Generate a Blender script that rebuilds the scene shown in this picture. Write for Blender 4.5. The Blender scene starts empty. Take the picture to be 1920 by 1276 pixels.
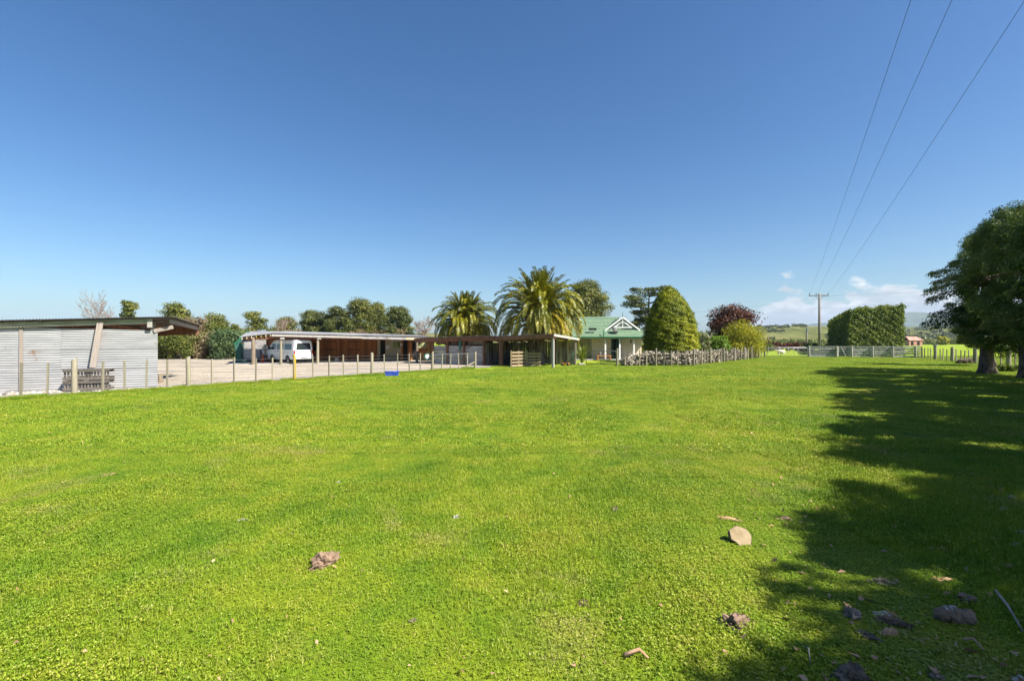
import bpy, math, random
import numpy as np
from mathutils import Vector, Matrix, Euler

random.seed(7)
S = bpy.context.scene
COL = S.collection

# ------------------------------------------------------------------ camera
CAM_H = 1.85
F = 870.0          # focal length in photo pixels (1920 wide)
cam = bpy.data.cameras.new('camera')
cam.sensor_width = 36.0
cam.lens = F / 1920.0 * 36.0
cam.shift_y = 2.0 / 1920.0
cam.clip_start = 0.05
cam.clip_end = 20000
camo = bpy.data.objects.new('camera', cam)
COL.objects.link(camo)
camo.location = (0, 0, CAM_H)
camo.rotation_euler = (math.radians(90), 0, 0)
S.camera = camo

# ------------------------------------------------------------------ sky and sun
SUN_EL = math.radians(47)
SUN_AZ = math.radians(120)       # clockwise from +Y (view direction)
SKY_STRENGTH = 0.05
world = bpy.data.worlds.new('World')
S.world = world
world.use_nodes = True
wn = world.node_tree
for n in list(wn.nodes):
    wn.nodes.remove(n)


def N(tree, kind, **kw):
    n = tree.nodes.new(kind)
    for k, v in kw.items():
        setattr(n, k, v)
    return n


def setin(node, **kw):
    for k, v in kw.items():
        node.inputs[k.replace('_', ' ')].default_value = v


def mathn(tree, op, a, b=None, c=None, clamp=False):
    n = tree.nodes.new('ShaderNodeMath')
    n.operation = op
    n.use_clamp = clamp
    for i, x in enumerate((a, b, c)):
        if x is None:
            continue
        if isinstance(x, (int, float)):
            n.inputs[i].default_value = x
        else:
            tree.links.new(x, n.inputs[i])
    return n.outputs[0]


def ramp(tree, fac, stops):
    r = tree.nodes.new('ShaderNodeValToRGB')
    els = r.color_ramp.elements
    while len(els) < len(stops):
        els.new(0.5)
    for e, (p, c) in zip(els, stops):
        e.position = p
        e.color = (c[0], c[1], c[2], 1) if not isinstance(c, (int, float)) else (c, c, c, 1)
    tree.links.new(fac, r.inputs[0])
    return r.outputs[0]


def mixc(tree, fac, a, b, mode='MIX'):
    m = tree.nodes.new('ShaderNodeMix')
    m.data_type = 'RGBA'
    m.blend_type = mode
    for sock, x in ((m.inputs[0], fac), (m.inputs[6], a), (m.inputs[7], b)):
        if isinstance(x, (int, float)):
            sock.default_value = x
        elif isinstance(x, tuple):
            sock.default_value = (x[0], x[1], x[2], 1)
        else:
            tree.links.new(x, sock)
    return m.outputs[2]


sky = N(wn, 'ShaderNodeTexSky', sky_type='NISHITA')
sky.sun_disc = False
sky.sun_elevation = SUN_EL
sky.sun_rotation = SUN_AZ
sky.altitude = 0
sky.air_density = 1.0
sky.dust_density = 1.5
sky.ozone_density = 1.0
bg = N(wn, 'ShaderNodeBackground')
bg.inputs['Strength'].default_value = SKY_STRENGTH
hs = N(wn, 'ShaderNodeHueSaturation')
hs.inputs['Saturation'].default_value = 1.30
wn.links.new(sky.outputs[0], hs.inputs['Color'])
gmn = N(wn, 'ShaderNodeGamma')
gmn.inputs['Gamma'].default_value = 1.10
wn.links.new(hs.outputs[0], gmn.inputs[0])
wn.links.new(mixc(wn, 1.0, gmn.outputs[0], (0.84, 0.96, 1.06), 'MULTIPLY'), bg.inputs['Color'])      # white balance
# a bank of cumulus low over the hills to the right
tc = N(wn, 'ShaderNodeTexCoord')
sp = N(wn, 'ShaderNodeSeparateXYZ')
wn.links.new(tc.outputs['Generated'], sp.inputs[0])
mp = N(wn, 'ShaderNodeMapping')
mp.inputs['Scale'].default_value = (12, 12, 26)
mp.inputs['Location'].default_value = (3.3, 1.7, 0.35)
wn.links.new(tc.outputs['Generated'], mp.inputs[0])
nz = N(wn, 'ShaderNodeTexNoise')
setin(nz, Scale=1.0, Detail=9.0, Roughness=0.56, Distortion=0.15)
wn.links.new(mp.outputs[0], nz.inputs['Vector'])
elev = sp.outputs['Z']
grad = mathn(wn, 'MULTIPLY_ADD', elev, -9.5, 0.98)              # more cloud towards the horizon
side = mathn(wn, 'MULTIPLY_ADD', sp.outputs['X'], 9.0, -3.55, clamp=True)
dens = mathn(wn, 'ADD', mathn(wn, 'MULTIPLY_ADD', nz.outputs[0], 1.55, -0.80), grad)
dens = mathn(wn, 'ADD', dens, mathn(wn, 'MULTIPLY_ADD', side, 1.0, -1.0))
mask = ramp(wn, dens, [(0.05, 0.0), (0.17, 1.0)])
mp2 = N(wn, 'ShaderNodeMapping')
mp2.inputs['Scale'].default_value = (13, 13, 44)
wn.links.new(tc.outputs['Generated'], mp2.inputs[0])
nz2 = N(wn, 'ShaderNodeTexNoise')
setin(nz2, Scale=1.0, Detail=7.0, Roughness=0.6)
wn.links.new(mp2.outputs[0], nz2.inputs['Vector'])
shade = mathn(wn, 'ADD', mathn(wn, 'MULTIPLY', nz2.outputs[0], 0.75), mathn(wn, 'MULTIPLY', dens, -0.45))
ccol = ramp(wn, shade, [(0.0, (0.46, 0.49, 0.56)), (0.20, (0.60, 0.62, 0.67)), (0.38, (1.0, 1.0, 1.0))])
bgc = N(wn, 'ShaderNodeBackground')
bgc.inputs['Strength'].default_value = 0.42
wn.links.new(ccol, bgc.inputs['Color'])
mxs = N(wn, 'ShaderNodeMixShader')
wn.links.new(mathn(wn, 'MULTIPLY', mask, 0.9), mxs.inputs[0])
wn.links.new(bg.outputs[0], mxs.inputs[1])
wn.links.new(bgc.outputs[0], mxs.inputs[2])
wo = N(wn, 'ShaderNodeOutputWorld')
wn.links.new(mxs.outputs[0], wo.inputs['Surface'])

sun = bpy.data.lights.new('sun', 'SUN')
sun.energy = 5.0
sun.angle = math.radians(0.53)
sun.color = (1.0, 0.94, 0.84)
suno = bpy.data.objects.new('sun', sun)
COL.objects.link(suno)
to_sun = Vector((math.sin(SUN_AZ) * math.cos(SUN_EL), math.cos(SUN_AZ) * math.cos(SUN_EL), math.sin(SUN_EL)))
suno.rotation_euler = (-to_sun).to_track_quat('-Z', 'Y').to_euler()
suno.location = to_sun * 60

S.render.engine = 'CYCLES'
S.view_settings.view_transform = 'Standard'
S.view_settings.look = 'None'
S.view_settings.exposure = 1.3
S.view_settings.gamma = 1.0
S.cycles.max_bounces = 8
S.cycles.transparent_max_bounces = 8
S.cycles.volume_bounces = 0

# ------------------------------------------------------------------ helpers
Z = Vector((0, 0, 1))


def at(px, py, D):
    """world point at depth D on the sight line of a photo pixel"""
    return Vector(((px - 960.0) / F * D, D, CAM_H + (640.0 - py) / F * D))


def kx(px):
    return (px - 960.0) / F


def gr(px, py):
    D = F * CAM_H / (py - 640.0)
    return Vector((kx(px) * D, D, 0))


OFF = {}


def link(o, parent):
    COL.objects.link(o)
    if parent is not None:
        o.parent = parent
    return o


def tag(o, label=None, cat=None, group=None, kind=None):
    if label: o['label'] = label
    if cat: o['category'] = cat
    if group: o['group'] = group
    if kind: o['kind'] = kind
    return o


def thing(name, label, cat, loc, rz=0.0, group=None, local=False):
    o = bpy.data.objects.new(name, None)
    o.empty_display_size = 0.2
    COL.objects.link(o)
    o.location = loc
    o.rotation_euler = (0, 0, rz)
    OFF[o.name] = Vector((0, 0, 0)) if local else Vector(loc)
    return tag(o, label, cat, group)


def mesh_np(name, V, Fq, mat=None, smooth=False):
    """mesh from numpy arrays: V (n,3), Fq (m,k) with constant k"""
    me = bpy.data.meshes.new(name)
    V = np.asarray(V, dtype=np.float32)
    Fq = np.asarray(Fq, dtype=np.int32)
    m, k = Fq.shape
    me.vertices.add(len(V))
    me.vertices.foreach_set('co', V.ravel())
    me.loops.add(m * k)
    me.loops.foreach_set('vertex_index', Fq.ravel())
    me.polygons.add(m)
    me.polygons.foreach_set('loop_start', np.arange(0, m * k, k, dtype=np.int32))
    me.polygons.foreach_set('loop_total', np.full(m, k, dtype=np.int32))
    if smooth:
        me.polygons.foreach_set('use_smooth', np.ones(m, dtype=bool))
    me.update(calc_edges=True)
    if mat: me.materials.append(mat)
    return me


def obj(name, me, parent=None, loc=(0, 0, 0), rot=(0, 0, 0), scale=(1, 1, 1)):
    o = bpy.data.objects.new(name, me)
    link(o, parent)
    if parent is not None:
        OFF[o.name] = OFF.get(parent.name, Vector((0, 0, 0)))
    o.location = loc
    o.rotation_euler = rot
    o.scale = scale
    return o


def piece(name, me, parent, wloc, rot=(0, 0, 0), scale=(1, 1, 1)):
    """shared mesh placed at a world position under an unrotated parent"""
    off = OFF.get(parent.name, Vector((0, 0, 0)))
    return obj(name, me, parent, Vector(wloc) - off, rot, scale)


class MB:
    def __init__(s):
        s.v = []
        s.f = []

    def add(s, vs, fs):
        b = len(s.v)
        s.v += [tuple(v) for v in vs]
        s.f += [tuple(i + b for i in f) for f in fs]
        return s

    def box(s, c, size, rz=0.0, M=None):
        x, y, z = (size[0] / 2, size[1] / 2, size[2] / 2)
        vs = [Vector((a * x, b * y, d * z)) for d in (-1, 1) for b in (-1, 1) for a in (-1, 1)]
        if M is None:
            M = Matrix.Rotation(rz, 3, 'Z')
        c = Vector(c)
        vs = [M @ v + c for v in vs]
        return s.add(vs, [(0, 2, 3, 1), (4, 5, 7, 6), (0, 1, 5, 4), (2, 6, 7, 3), (0, 4, 6, 2), (1, 3, 7, 5)])

    def beam(s, p0, p1, w, h, up=Z):
        p0, p1 = Vector(p0), Vector(p1)
        d = (p1 - p0).normalized()
        if abs(d.dot(up)) > 0.98:
            up = Vector((0, 1, 0))
        a = d.cross(up).normalized() * (w / 2)
        b = a.cross(d).normalized() * (h / 2)
        vs = [p + i * a + j * b for p in (p0, p1) for (i, j) in ((-1, -1), (1, -1), (1, 1), (-1, 1))]
        return s.add(vs, [(0, 1, 2, 3), (7, 6, 5, 4), (0, 4, 5, 1), (1, 5, 6, 2), (2, 6, 7, 3), (3, 7, 4, 0)])

    def tube(s, pts, radii, n=7, cap=True):
        pts = [Vector(p) for p in pts]
        if isinstance(radii, (int, float)):
            radii = [radii] * len(pts)
        vs, fs = [], []
        prev = None
        for i, p in enumerate(pts):
            d = (pts[min(i + 1, len(pts) - 1)] - pts[max(i - 1, 0)]).normalized()
            if prev is None:
                ref = Vector((1, 0, 0)) if abs(d.x) < 0.8 else Vector((0, 1, 0))
                a = d.cross(ref).normalized()
            else:
                a = (prev - d * prev.dot(d)).normalized()
            prev = a
            b = d.cross(a)
            for k in range(n):
                t = 2 * math.pi * k / n
                vs.append(p + (a * math.cos(t) + b * math.sin(t)) * radii[i])
        for i in range(len(pts) - 1):
            for k in range(n):
                fs.append((i * n + k, i * n + (k + 1) % n, (i + 1) * n + (k + 1) % n, (i + 1) * n + k))
        if cap:
            fs.append(tuple(range(n - 1, -1, -1)))
            fs.append(tuple((len(pts) - 1) * n + k for k in range(n)))
        return s.add(vs, fs)

    def poly(s, vs):
        return s.add(vs, [tuple(range(len(vs)))])

    def prism(s, vs, off):
        """closed polygon extruded by the vector off"""
        off = Vector(off)
        n = len(vs)
        a = [Vector(v) for v in vs]
        b = [v + off for v in a]
        fs = [tuple(range(n - 1, -1, -1)), tuple(range(n, 2 * n))]
        fs += [(i, (i + 1) % n, n + (i + 1) % n, n + i) for i in range(n)]
        return s.add(a + b, fs)

    def mesh(s, name, mat, smooth=False, off=Vector((0, 0, 0)), bevel=0):
        me = bpy.data.meshes.new(name)
        me.from_pydata([(v[0] - off.x, v[1] - off.y, v[2] - off.z) for v in s.v], [], s.f)
        if smooth:
            for p in me.polygons: p.use_smooth = True
        me.update()
        if mat: me.materials.append(mat)
        return me

    def build(s, name, mat, parent=None, smooth=False, bevel=0, own=False):
        off = OFF.get(parent.name, Vector((0, 0, 0))) if parent is not None else Vector((0, 0, 0))
        if own:      # a one-mesh thing: put the origin at its base
            xs = np.array(s.v)
            c = xs.mean(0)
            off = Vector((c[0], c[1], xs[:, 2].min()))
        o = obj(name, s.mesh(name, mat, smooth, off), parent, loc=off if own else (0, 0, 0))
        if bevel:
            m = o.modifiers.new('bevel', 'BEVEL')
            m.width = bevel
            m.segments = 2
            m.limit_method = 'ANGLE'
        return o


# ------------------------------------------------------------------ materials
MATS = {}


def newmat(name):
    m = bpy.data.materials.new(name)
    m.use_nodes = True
    t = m.node_tree
    for n in list(t.nodes): t.nodes.remove(n)
    out = N(t, 'ShaderNodeOutputMaterial')
    MATS[name] = m
    return m, t, out


def surf(name, c1, c2, scale=3.0, stretch=(1, 1, 1), rough=0.8, bump=0.3, detail=6, metal=0.0, spec=0.3,
         rand=0.0, spots=None, coord='Object', lo=0.35, hi=0.65, bumpdist=0.01, sspots=None):
    m, t, out = newmat(name)
    p = N(t, 'ShaderNodeBsdfPrincipled')
    t.links.new(p.outputs[0], out.inputs[0])
    tcn = N(t, 'ShaderNodeTexCoord')
    oi = N(t, 'ShaderNodeObjectInfo')
    add = N(t, 'ShaderNodeVectorMath', operation='ADD')
    sc = N(t, 'ShaderNodeVectorMath', operation='SCALE')
    cmb = N(t, 'ShaderNodeCombineXYZ')
    for i in range(3): t.links.new(oi.outputs['Random'], cmb.inputs[i])
    t.links.new(cmb.outputs[0], sc.inputs[0])
    sc.inputs['Scale'].default_value = 37.0
    t.links.new(tcn.outputs[coord], add.inputs[0])
    t.links.new(sc.outputs[0], add.inputs[1])
    mpn = N(t, 'ShaderNodeMapping')
    mpn.inputs['Scale'].default_value = stretch
    t.links.new(add.outputs[0], mpn.inputs[0])
    nn = N(t, 'ShaderNodeTexNoise')
    setin(nn, Scale=scale, Detail=float(detail), Roughness=0.62)
    t.links.new(mpn.outputs[0], nn.inputs['Vector'])
    col = ramp(t, nn.outputs[0], [(lo, c1), (hi, c2)])
    if spots:       # blotches of another colour: (colour, scale, threshold)
        n2 = N(t, 'ShaderNodeTexNoise')
        setin(n2, Scale=spots[1], Detail=5.0, Roughness=0.7)
        t.links.new(add.outputs[0], n2.inputs['Vector'])
        fac = ramp(t, n2.outputs[0], [(spots[2], 0.0), (min(1, spots[2] + 0.1), 1.0)])
        col = mixc(t, fac, col, spots[0])
    if rand:
        hv = N(t, 'ShaderNodeHueSaturation')
        t.links.new(mathn(t, 'MULTIPLY_ADD', oi.outputs['Random'], 2 * rand, 1 - rand), hv.inputs['Value'])
        t.links.new(col, hv.inputs['Color'])
        col = hv.outputs[0]
    t.links.new(col, p.inputs['Base Color'])
    p.inputs['Roughness'].default_value = rough
    p.inputs['Metallic'].default_value = metal
    p.inputs['Specular IOR Level'].default_value = spec
    if bump:
        b = N(t, 'ShaderNodeBump')
        b.inputs['Strength'].default_value = bump
        b.inputs['Distance'].default_value = bumpdist
        t.links.new(nn.outputs[0], b.inputs['Height'])
        t.links.new(b.outputs[0], p.inputs['Normal'])
    return m


def leafmat(name, cols, trans=0.3, rough=0.55, spec=0.25, wscale=0.5):
    """foliage: every leaf its own tint, plus a slow drift of tint through the crown"""
    m, t, out = newmat(name)
    geo = N(t, 'ShaderNodeNewGeometry')
    nn = N(t, 'ShaderNodeTexNoise')
    setin(nn, Scale=wscale, Detail=3.0, Roughness=0.6)
    t.links.new(geo.outputs['Position'], nn.inputs['Vector'])
    f = mathn(t, 'ADD', mathn(t, 'MULTIPLY', geo.outputs['Random Per Island'], 0.55),
              mathn(t, 'MULTIPLY_ADD', nn.outputs[0], 1.5, -0.52))
    n = len(cols)
    col = ramp(t, f, [(0.02 + 0.96 * i / (n - 1), c) for i, c in enumerate(cols)])
    p = N(t, 'ShaderNodeBsdfPrincipled')
    t.links.new(col, p.inputs['Base Color'])
    p.inputs['Roughness'].default_value = rough
    p.inputs['Specular IOR Level'].default_value = spec
    tr = N(t, 'ShaderNodeBsdfTranslucent')
    t.links.new(mixc(t, 1.0, col, (1.0, 1.0, 0.55), 'MULTIPLY'), tr.inputs['Color'])
    mx = N(t, 'ShaderNodeMixShader')
    mx.inputs[0].default_value = trans
    t.links.new(p.outputs[0], mx.inputs[1])
    t.links.new(tr.outputs[0], mx.inputs[2])
    t.links.new(mx.outputs[0], out.inputs[0])
    return m


def grasscolor(t, pos):
    """shared lawn tint from the ground position: lush, yellowish and dry patches"""
    n1 = N(t, 'ShaderNodeTexNoise'); setin(n1, Scale=0.33, Detail=5.0, Roughness=0.62)
    n2 = N(t, 'ShaderNodeTexNoise'); setin(n2, Scale=1.9, Detail=6.0, Roughness=0.66)
    n3 = N(t, 'ShaderNodeTexNoise'); setin(n3, Scale=0.75, Detail=4.0, Roughness=0.6, Distortion=0.4)
    mpn = N(t, 'ShaderNodeMapping'); mpn.inputs['Location'].default_value = (41, 17, 3)
    t.links.new(pos, n1.inputs['Vector']); t.links.new(pos, n2.inputs['Vector'])
    t.links.new(pos, mpn.inputs[0]); t.links.new(mpn.outputs[0], n3.inputs['Vector'])
    f = mathn(t, 'ADD', mathn(t, 'MULTIPLY', n1.outputs[0], 0.5), mathn(t, 'MULTIPLY', n2.outputs[0], 0.5))
    col = ramp(t, f, [(0.34, (0.104, 0.210, 0.011)), (0.45, (0.188, 0.285, 0.015)), (0.55, (0.262, 0.328, 0.020)),
                      (0.66, (0.350, 0.350, 0.042))])
    dry = ramp(t, n3.outputs[0], [(0.60, 0.0), (0.76, 0.5)])
    return mixc(t, dry, col, (0.36, 0.30, 0.10))


def make_grass_mats():
    # the sod itself
    m, t, out = newmat('lawn')
    geo = N(t, 'ShaderNodeNewGeometry')
    col = grasscolor(t, geo.outputs['Position'])
    nf = N(t, 'ShaderNodeTexNoise'); setin(nf, Scale=26.0, Detail=6.0, Roughness=0.75)
    t.links.new(geo.outputs['Position'], nf.inputs['Vector'])
    fine = ramp(t, nf.outputs[0], [(0.3, 0.45), (0.62, 1.05)])
    col = mixc(t, 1.0, col, fine, 'MULTIPLY')
    nb = N(t, 'ShaderNodeTexNoise'); setin(nb, Scale=9.0, Detail=5.0, Roughness=0.7)
    t.links.new(geo.outputs['Position'], nb.inputs['Vector'])
    soil = ramp(t, nb.outputs[0], [(0.64, 0.0), (0.70, 0.6)])
    col = mixc(t, soil, col, (0.16, 0.115, 0.06))
    p = N(t, 'ShaderNodeBsdfPrincipled')
    p.inputs['Roughness'].default_value = 0.9
    p.inputs['Specular IOR Level'].default_value = 0.1
    t.links.new(col, p.inputs['Base Color'])
    b = N(t, 'ShaderNodeBump'); b.inputs['Strength'].default_value = 0.8; b.inputs['Distance'].default_value = 0.04
    t.links.new(nf.outputs[0], b.inputs['Height'])
    t.links.new(b.outputs[0], p.inputs['Normal'])
    t.links.new(p.outputs[0], out.inputs[0])
    # the blades
    m, t, out = newmat('grass_blade')
    geo = N(t, 'ShaderNodeNewGeometry')
    col = grasscolor(t, geo.outputs['Position'])
    isl = geo.outputs['Random Per Island']
    tint = ramp(t, isl, [(0.0, (0.50, 0.62, 0.55)), (0.30, (0.84, 0.92, 0.9)), (0.78, (1.15, 1.12, 1.2)), (0.90, (1.30, 1.15, 1.8)),
                         (0.93, (1.7, 1.25, 4.5)), (1.0, (2.0, 1.5, 7.0))])
    for e in t.nodes:
        pass
    col = mixc(t, 1.0, col, tint, 'MULTIPLY')
    p = N(t, 'ShaderNodeBsdfPrincipled')
    p.inputs['Roughness'].default_value = 0.55
    p.inputs['Specular IOR Level'].default_value = 0.22
    t.links.new(col, p.inputs['Base Color'])
    tr = N(t, 'ShaderNodeBsdfTranslucent')
    t.links.new(col, tr.inputs['Color'])
    mx = N(t, 'ShaderNodeMixShader'); mx.inputs[0].default_value = 0.32
    t.links.new(p.outputs[0], mx.inputs[1]); t.links.new(tr.outputs[0], mx.inputs[2])
    t.links.new(mx.outputs[0], out.inputs[0])


make_grass_mats()
M = MATS
# gravel
m, t, out = newmat('gravel')
geo = N(t, 'ShaderNodeNewGeometry')
vo = N(t, 'ShaderNodeTexVoronoi'); setin(vo, Scale=16.0)
t.links.new(geo.outputs['Position'], vo.inputs['Vector'])
n1 = N(t, 'ShaderNodeTexNoise'); setin(n1, Scale=0.45, Detail=6.0, Roughness=0.65)
mpn = N(t, 'ShaderNodeMapping'); mpn.inputs['Scale'].default_value = (0.5, 1.3, 1)
mpn.inputs['Rotation'].default_value = (0, 0, 0.9)
t.links.new(geo.outputs['Position'], mpn.inputs[0]); t.links.new(mpn.outputs[0], n1.inputs['Vector'])
base = ramp(t, n1.outputs[0], [(0.36, (0.215, 0.195, 0.175)), (0.46, (0.31, 0.265, 0.205)), (0.62, (0.39, 0.335, 0.265))])
sepc = N(t, 'ShaderNodeSeparateColor'); t.links.new(vo.outputs['Color'], sepc.inputs[0])
sepp = N(t, 'ShaderNodeSeparateXYZ'); t.links.new(geo.outputs['Position'], sepp.inputs[0])
dist = mathn(t, 'ADD', mathn(t, 'MULTIPLY_ADD', sepp.outputs['Y'], -0.767, 27.3), sepp.outputs['X'])     # metres inside the fence line, negative
nd = N(t, 'ShaderNodeTexNoise'); setin(nd, Scale=0.9, Detail=5.0, Roughness=0.7); t.links.new(geo.outputs['Position'], nd.inputs['Vector'])
dist = mathn(t, 'ADD', dist, mathn(t, 'MULTIPLY_ADD', nd.outputs[0], 4.0, -2.0))
base = mixc(t, ramp(t, mathn(t, 'MULTIPLY_ADD', dist, 0.25, 1.0), [(0.25, 0.0), (0.75, 0.85)]), base, (0.205, 0.195, 0.185))      # grey chips along the fence
rut = N(t, 'ShaderNodeTexNoise'); setin(rut, Scale=0.8, Detail=4.0, Roughness=0.6, Distortion=0.6)
mpr = N(t, 'ShaderNodeMapping'); mpr.inputs['Rotation'].default_value = (0, 0, 0.25); mpr.inputs['Scale'].default_value = (0.12, 1.6, 1)
t.links.new(geo.outputs['Position'], mpr.inputs[0]); t.links.new(mpr.outputs[0], rut.inputs['Vector'])
base = mixc(t, ramp(t, rut.outputs[0], [(0.54, 0.0), (0.66, 0.55)]), base, (0.20, 0.165, 0.125))                   # wheel tracks
st = ramp(t, sepc.outputs[0], [(0.0, 0.62), (1.0, 1.25)])
col = mixc(t, 1.0, base, st, 'MULTIPLY')
p = N(t, 'ShaderNodeBsdfPrincipled'); p.inputs['Roughness'].default_value = 0.92; p.inputs['Specular IOR Level'].default_value = 0.15
t.links.new(col, p.inputs['Base Color'])
b = N(t, 'ShaderNodeBump'); b.inputs['Strength'].default_value = 0.6; b.inputs['Distance'].default_value = 0.02; b.invert = True
t.links.new(vo.outputs['Distance'], b.inputs['Height']); t.links.new(b.outputs[0], p.inputs['Normal'])
t.links.new(p.outputs[0], out.inputs[0])

surf('post_wood', (0.15, 0.13, 0.095), (0.30, 0.27, 0.20), 3.0, (9, 9, 1.2), 0.85, 0.4, rand=0.22, spots=((0.33, 0.31, 0.16), 5.0, 0.58))
surf('post_dark', (0.12, 0.09, 0.06), (0.27, 0.22, 0.16), 3.0, (9, 9, 1.2), 0.85, 0.4, rand=0.2)
surf('post_lichen', (0.20, 0.18, 0.12), (0.32, 0.29, 0.22), 3.0, (6, 6, 1.2), 0.9, 0.4, spots=((0.36, 0.25, 0.02), 2.2, 0.42))
surf('pale_wood', (0.20, 0.165, 0.14), (0.34, 0.295, 0.26), 3.0, (9, 9, 1.2), 0.85, 0.3, rand=0.15)
surf('white_wood', (0.28, 0.26, 0.235), (0.42, 0.40, 0.365), 3.0, (6, 6, 1.2), 0.8, 0.3, rand=0.08)
surf('beam_green', (0.23, 0.225, 0.16), (0.36, 0.35, 0.27), 2.0, (1.2, 1.2, 5), 0.85, 0.3)
surf('iron_sheet', (0.30, 0.305, 0.315), (0.41, 0.41, 0.415), 0.9, (1, 1, 5), 0.5, 0.05, metal=0.35, spec=0.4, rand=0.06,
     spots=((0.25, 0.16, 0.11), 1.3, 0.64))
surf('roof_iron', (0.20, 0.20, 0.205), (0.33, 0.325, 0.32), 0.7, (1, 1, 1), 0.55, 0.05, metal=0.3, spec=0.4, spots=((0.36, 0.27, 0.2), 0.9, 0.66))
surf('roof_dark', (0.05, 0.045, 0.045), (0.12, 0.11, 0.10), 2.0, (1, 1, 1), 0.8, 0.2)
surf('stain_board', (0.20, 0.064, 0.020), (0.50, 0.190, 0.062), 2.2, (4, 4, 1.0), 0.75, 0.35, rand=0.35)
surf('gable_pale', (0.36, 0.42, 0.37), (0.46, 0.50, 0.45), 2.0, (1, 1, 1), 0.7, 0.1)
surf('brown_beam', (0.11, 0.052, 0.029), (0.25, 0.120, 0.070), 2.5, (2, 2, 2), 0.85, 0.35, rand=0.2)
surf('grey_board', (0.14, 0.11, 0.09), (0.46, 0.40, 0.34), 2.4, (5, 5, 0.9), 0.9, 0.5, rand=0.42, spots=((0.11, 0.06, 0.035), 1.6, 0.5))
surf('grey_panel', (0.22, 0.215, 0.215), (0.40, 0.385, 0.37), 1.4, (1, 1, 1.6), 0.9, 0.2, rand=0.12, spots=((0.17, 0.15, 0.14), 2.4, 0.55))
surf('rail_board', (0.19, 0.19, 0.17), (0.42, 0.42, 0.38), 2.4, (1, 5, 5), 0.9, 0.4, rand=0.25)
surf('slat_tan', (0.20, 0.145, 0.085), (0.34, 0.265, 0.165), 2.4, (1, 5, 5), 0.85, 0.3, rand=0.18)
surf('pallet_wood', (0.055, 0.048, 0.043), (0.17, 0.145, 0.12), 2.4, (3, 3, 3), 0.9, 0.4, rand=0.35)
surf('orange_wood', (0.36, 0.13, 0.035), (0.52, 0.22, 0.07), 2.4, (1, 4, 4), 0.6, 0.2)
surf('cream_paint', (0.46, 0.38, 0.25), (0.58, 0.49, 0.34), 1.5, (1, 1, 1), 0.75, 0.1)
surf('dark_opening', (0.010, 0.009, 0.008), (0.022, 0.018, 0.015), 1.5, (1, 1, 1), 0.9, 0.0)  # near-black colour that paints the shade inside openings
surf('green_iron', (0.025, 0.105, 0.080), (0.055, 0.16, 0.125), 1.5, (1, 1, 1), 0.55, 0.1, spots=((0.22, 0.25, 0.24), 1.2, 0.6))
surf('green_paint', (0.020, 0.115, 0.060), (0.035, 0.15, 0.085), 2.0, (1, 1, 1), 0.45, 0.05)
surf('tile_green', (0.105, 0.180, 0.108), (0.170, 0.240, 0.155), 3.0, (1, 1, 1), 0.6, 0.1, spec=0.35)
surf('white_paint', (0.72, 0.71, 0.69), (0.80, 0.79, 0.78), 3.0, (1, 1, 1), 0.5, 0.02)
surf('van_paint', (0.72, 0.73, 0.76), (0.77, 0.78, 0.80), 0.8, (1, 1, 1), 0.28, 0.0, spec=0.5)
surf('tyre', (0.012, 0.012, 0.012), (0.025, 0.024, 0.023), 8, (1, 1, 1), 0.9, 0.2)
surf('steel', (0.24, 0.245, 0.255), (0.34, 0.345, 0.35), 3, (1, 1, 1), 0.35, 0.05, metal=0.8)
surf('wire_steel', (0.20, 0.21, 0.22), (0.32, 0.33, 0.34), 3, (1, 1, 1), 0.5, 0.0, metal=0.5)
surf('cable', (0.05, 0.07, 0.11), (0.07, 0.09, 0.13), 3, (1, 1, 1), 0.6, 0.0)
surf('black_plastic', (0.012, 0.012, 0.013), (0.03, 0.03, 0.03), 6, (1, 1, 1), 0.5, 0.05)
surf('blue_plastic', (0.014, 0.035, 0.30), (0.05, 0.10, 0.42), 2, (1, 1, 1), 0.4, 0.05, spec=0.4)
surf('red_lens', (0.42, 0.015, 0.012), (0.5, 0.03, 0.02), 5, (1, 1, 1), 0.2, 0.0)
surf('cone_orange', (0.62, 0.09, 0.02), (0.75, 0.14, 0.04), 4, (1, 1, 1), 0.5, 0.05)
surf('mint_plastic', (0.36, 0.60, 0.52), (0.46, 0.68, 0.60), 4, (1, 1, 1), 0.4, 0.05)
surf('tank_white', (0.62, 0.63, 0.63), (0.74, 0.75, 0.76), 4, (1, 1, 1), 0.5, 0.05)
surf('plate', (0.5, 0.5, 0.5), (0.6, 0.6, 0.6), 9, (1, 1, 1), 0.5, 0.0)
surf('concrete', (0.25, 0.24, 0.22), (0.37, 0.355, 0.325), 2.5, (1, 1, 1), 0.9, 0.25)
surf('old_red', (0.36, 0.13, 0.09), (0.46, 0.27, 0.22), 1.2, (1, 1, 1), 0.8, 0.1)
surf('bark', (0.045, 0.033, 0.026), (0.17, 0.13, 0.108), 2.0, (6, 6, 1.3), 0.95, 1.0, bumpdist=0.06)
surf('bark_pale', (0.20, 0.17, 0.14), (0.40, 0.36, 0.31), 2.0, (5, 5, 1.2), 0.95, 0.6, bumpdist=0.03)
surf('twig', (0.22, 0.155, 0.125), (0.36, 0.265, 0.225), 3.0, (1, 1, 1), 0.95, 0.0)
surf('palm_trunk', (0.09, 0.06, 0.04), (0.22, 0.16, 0.11), 7.0, (1, 1, 2), 0.95, 1.0, bumpdist=0.08)
surf('driftwood', (0.05, 0.031, 0.020), (0.27, 0.185, 0.130), 5.0, (1, 1, 1), 0.95, 1.0, bumpdist=0.03, rand=0.15)
surf('driftwood_dark', (0.035, 0.026, 0.020), (0.26, 0.205, 0.160), 6.0, (1, 1, 1), 0.95, 1.0, bumpdist=0.03, rand=0.15)
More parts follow.
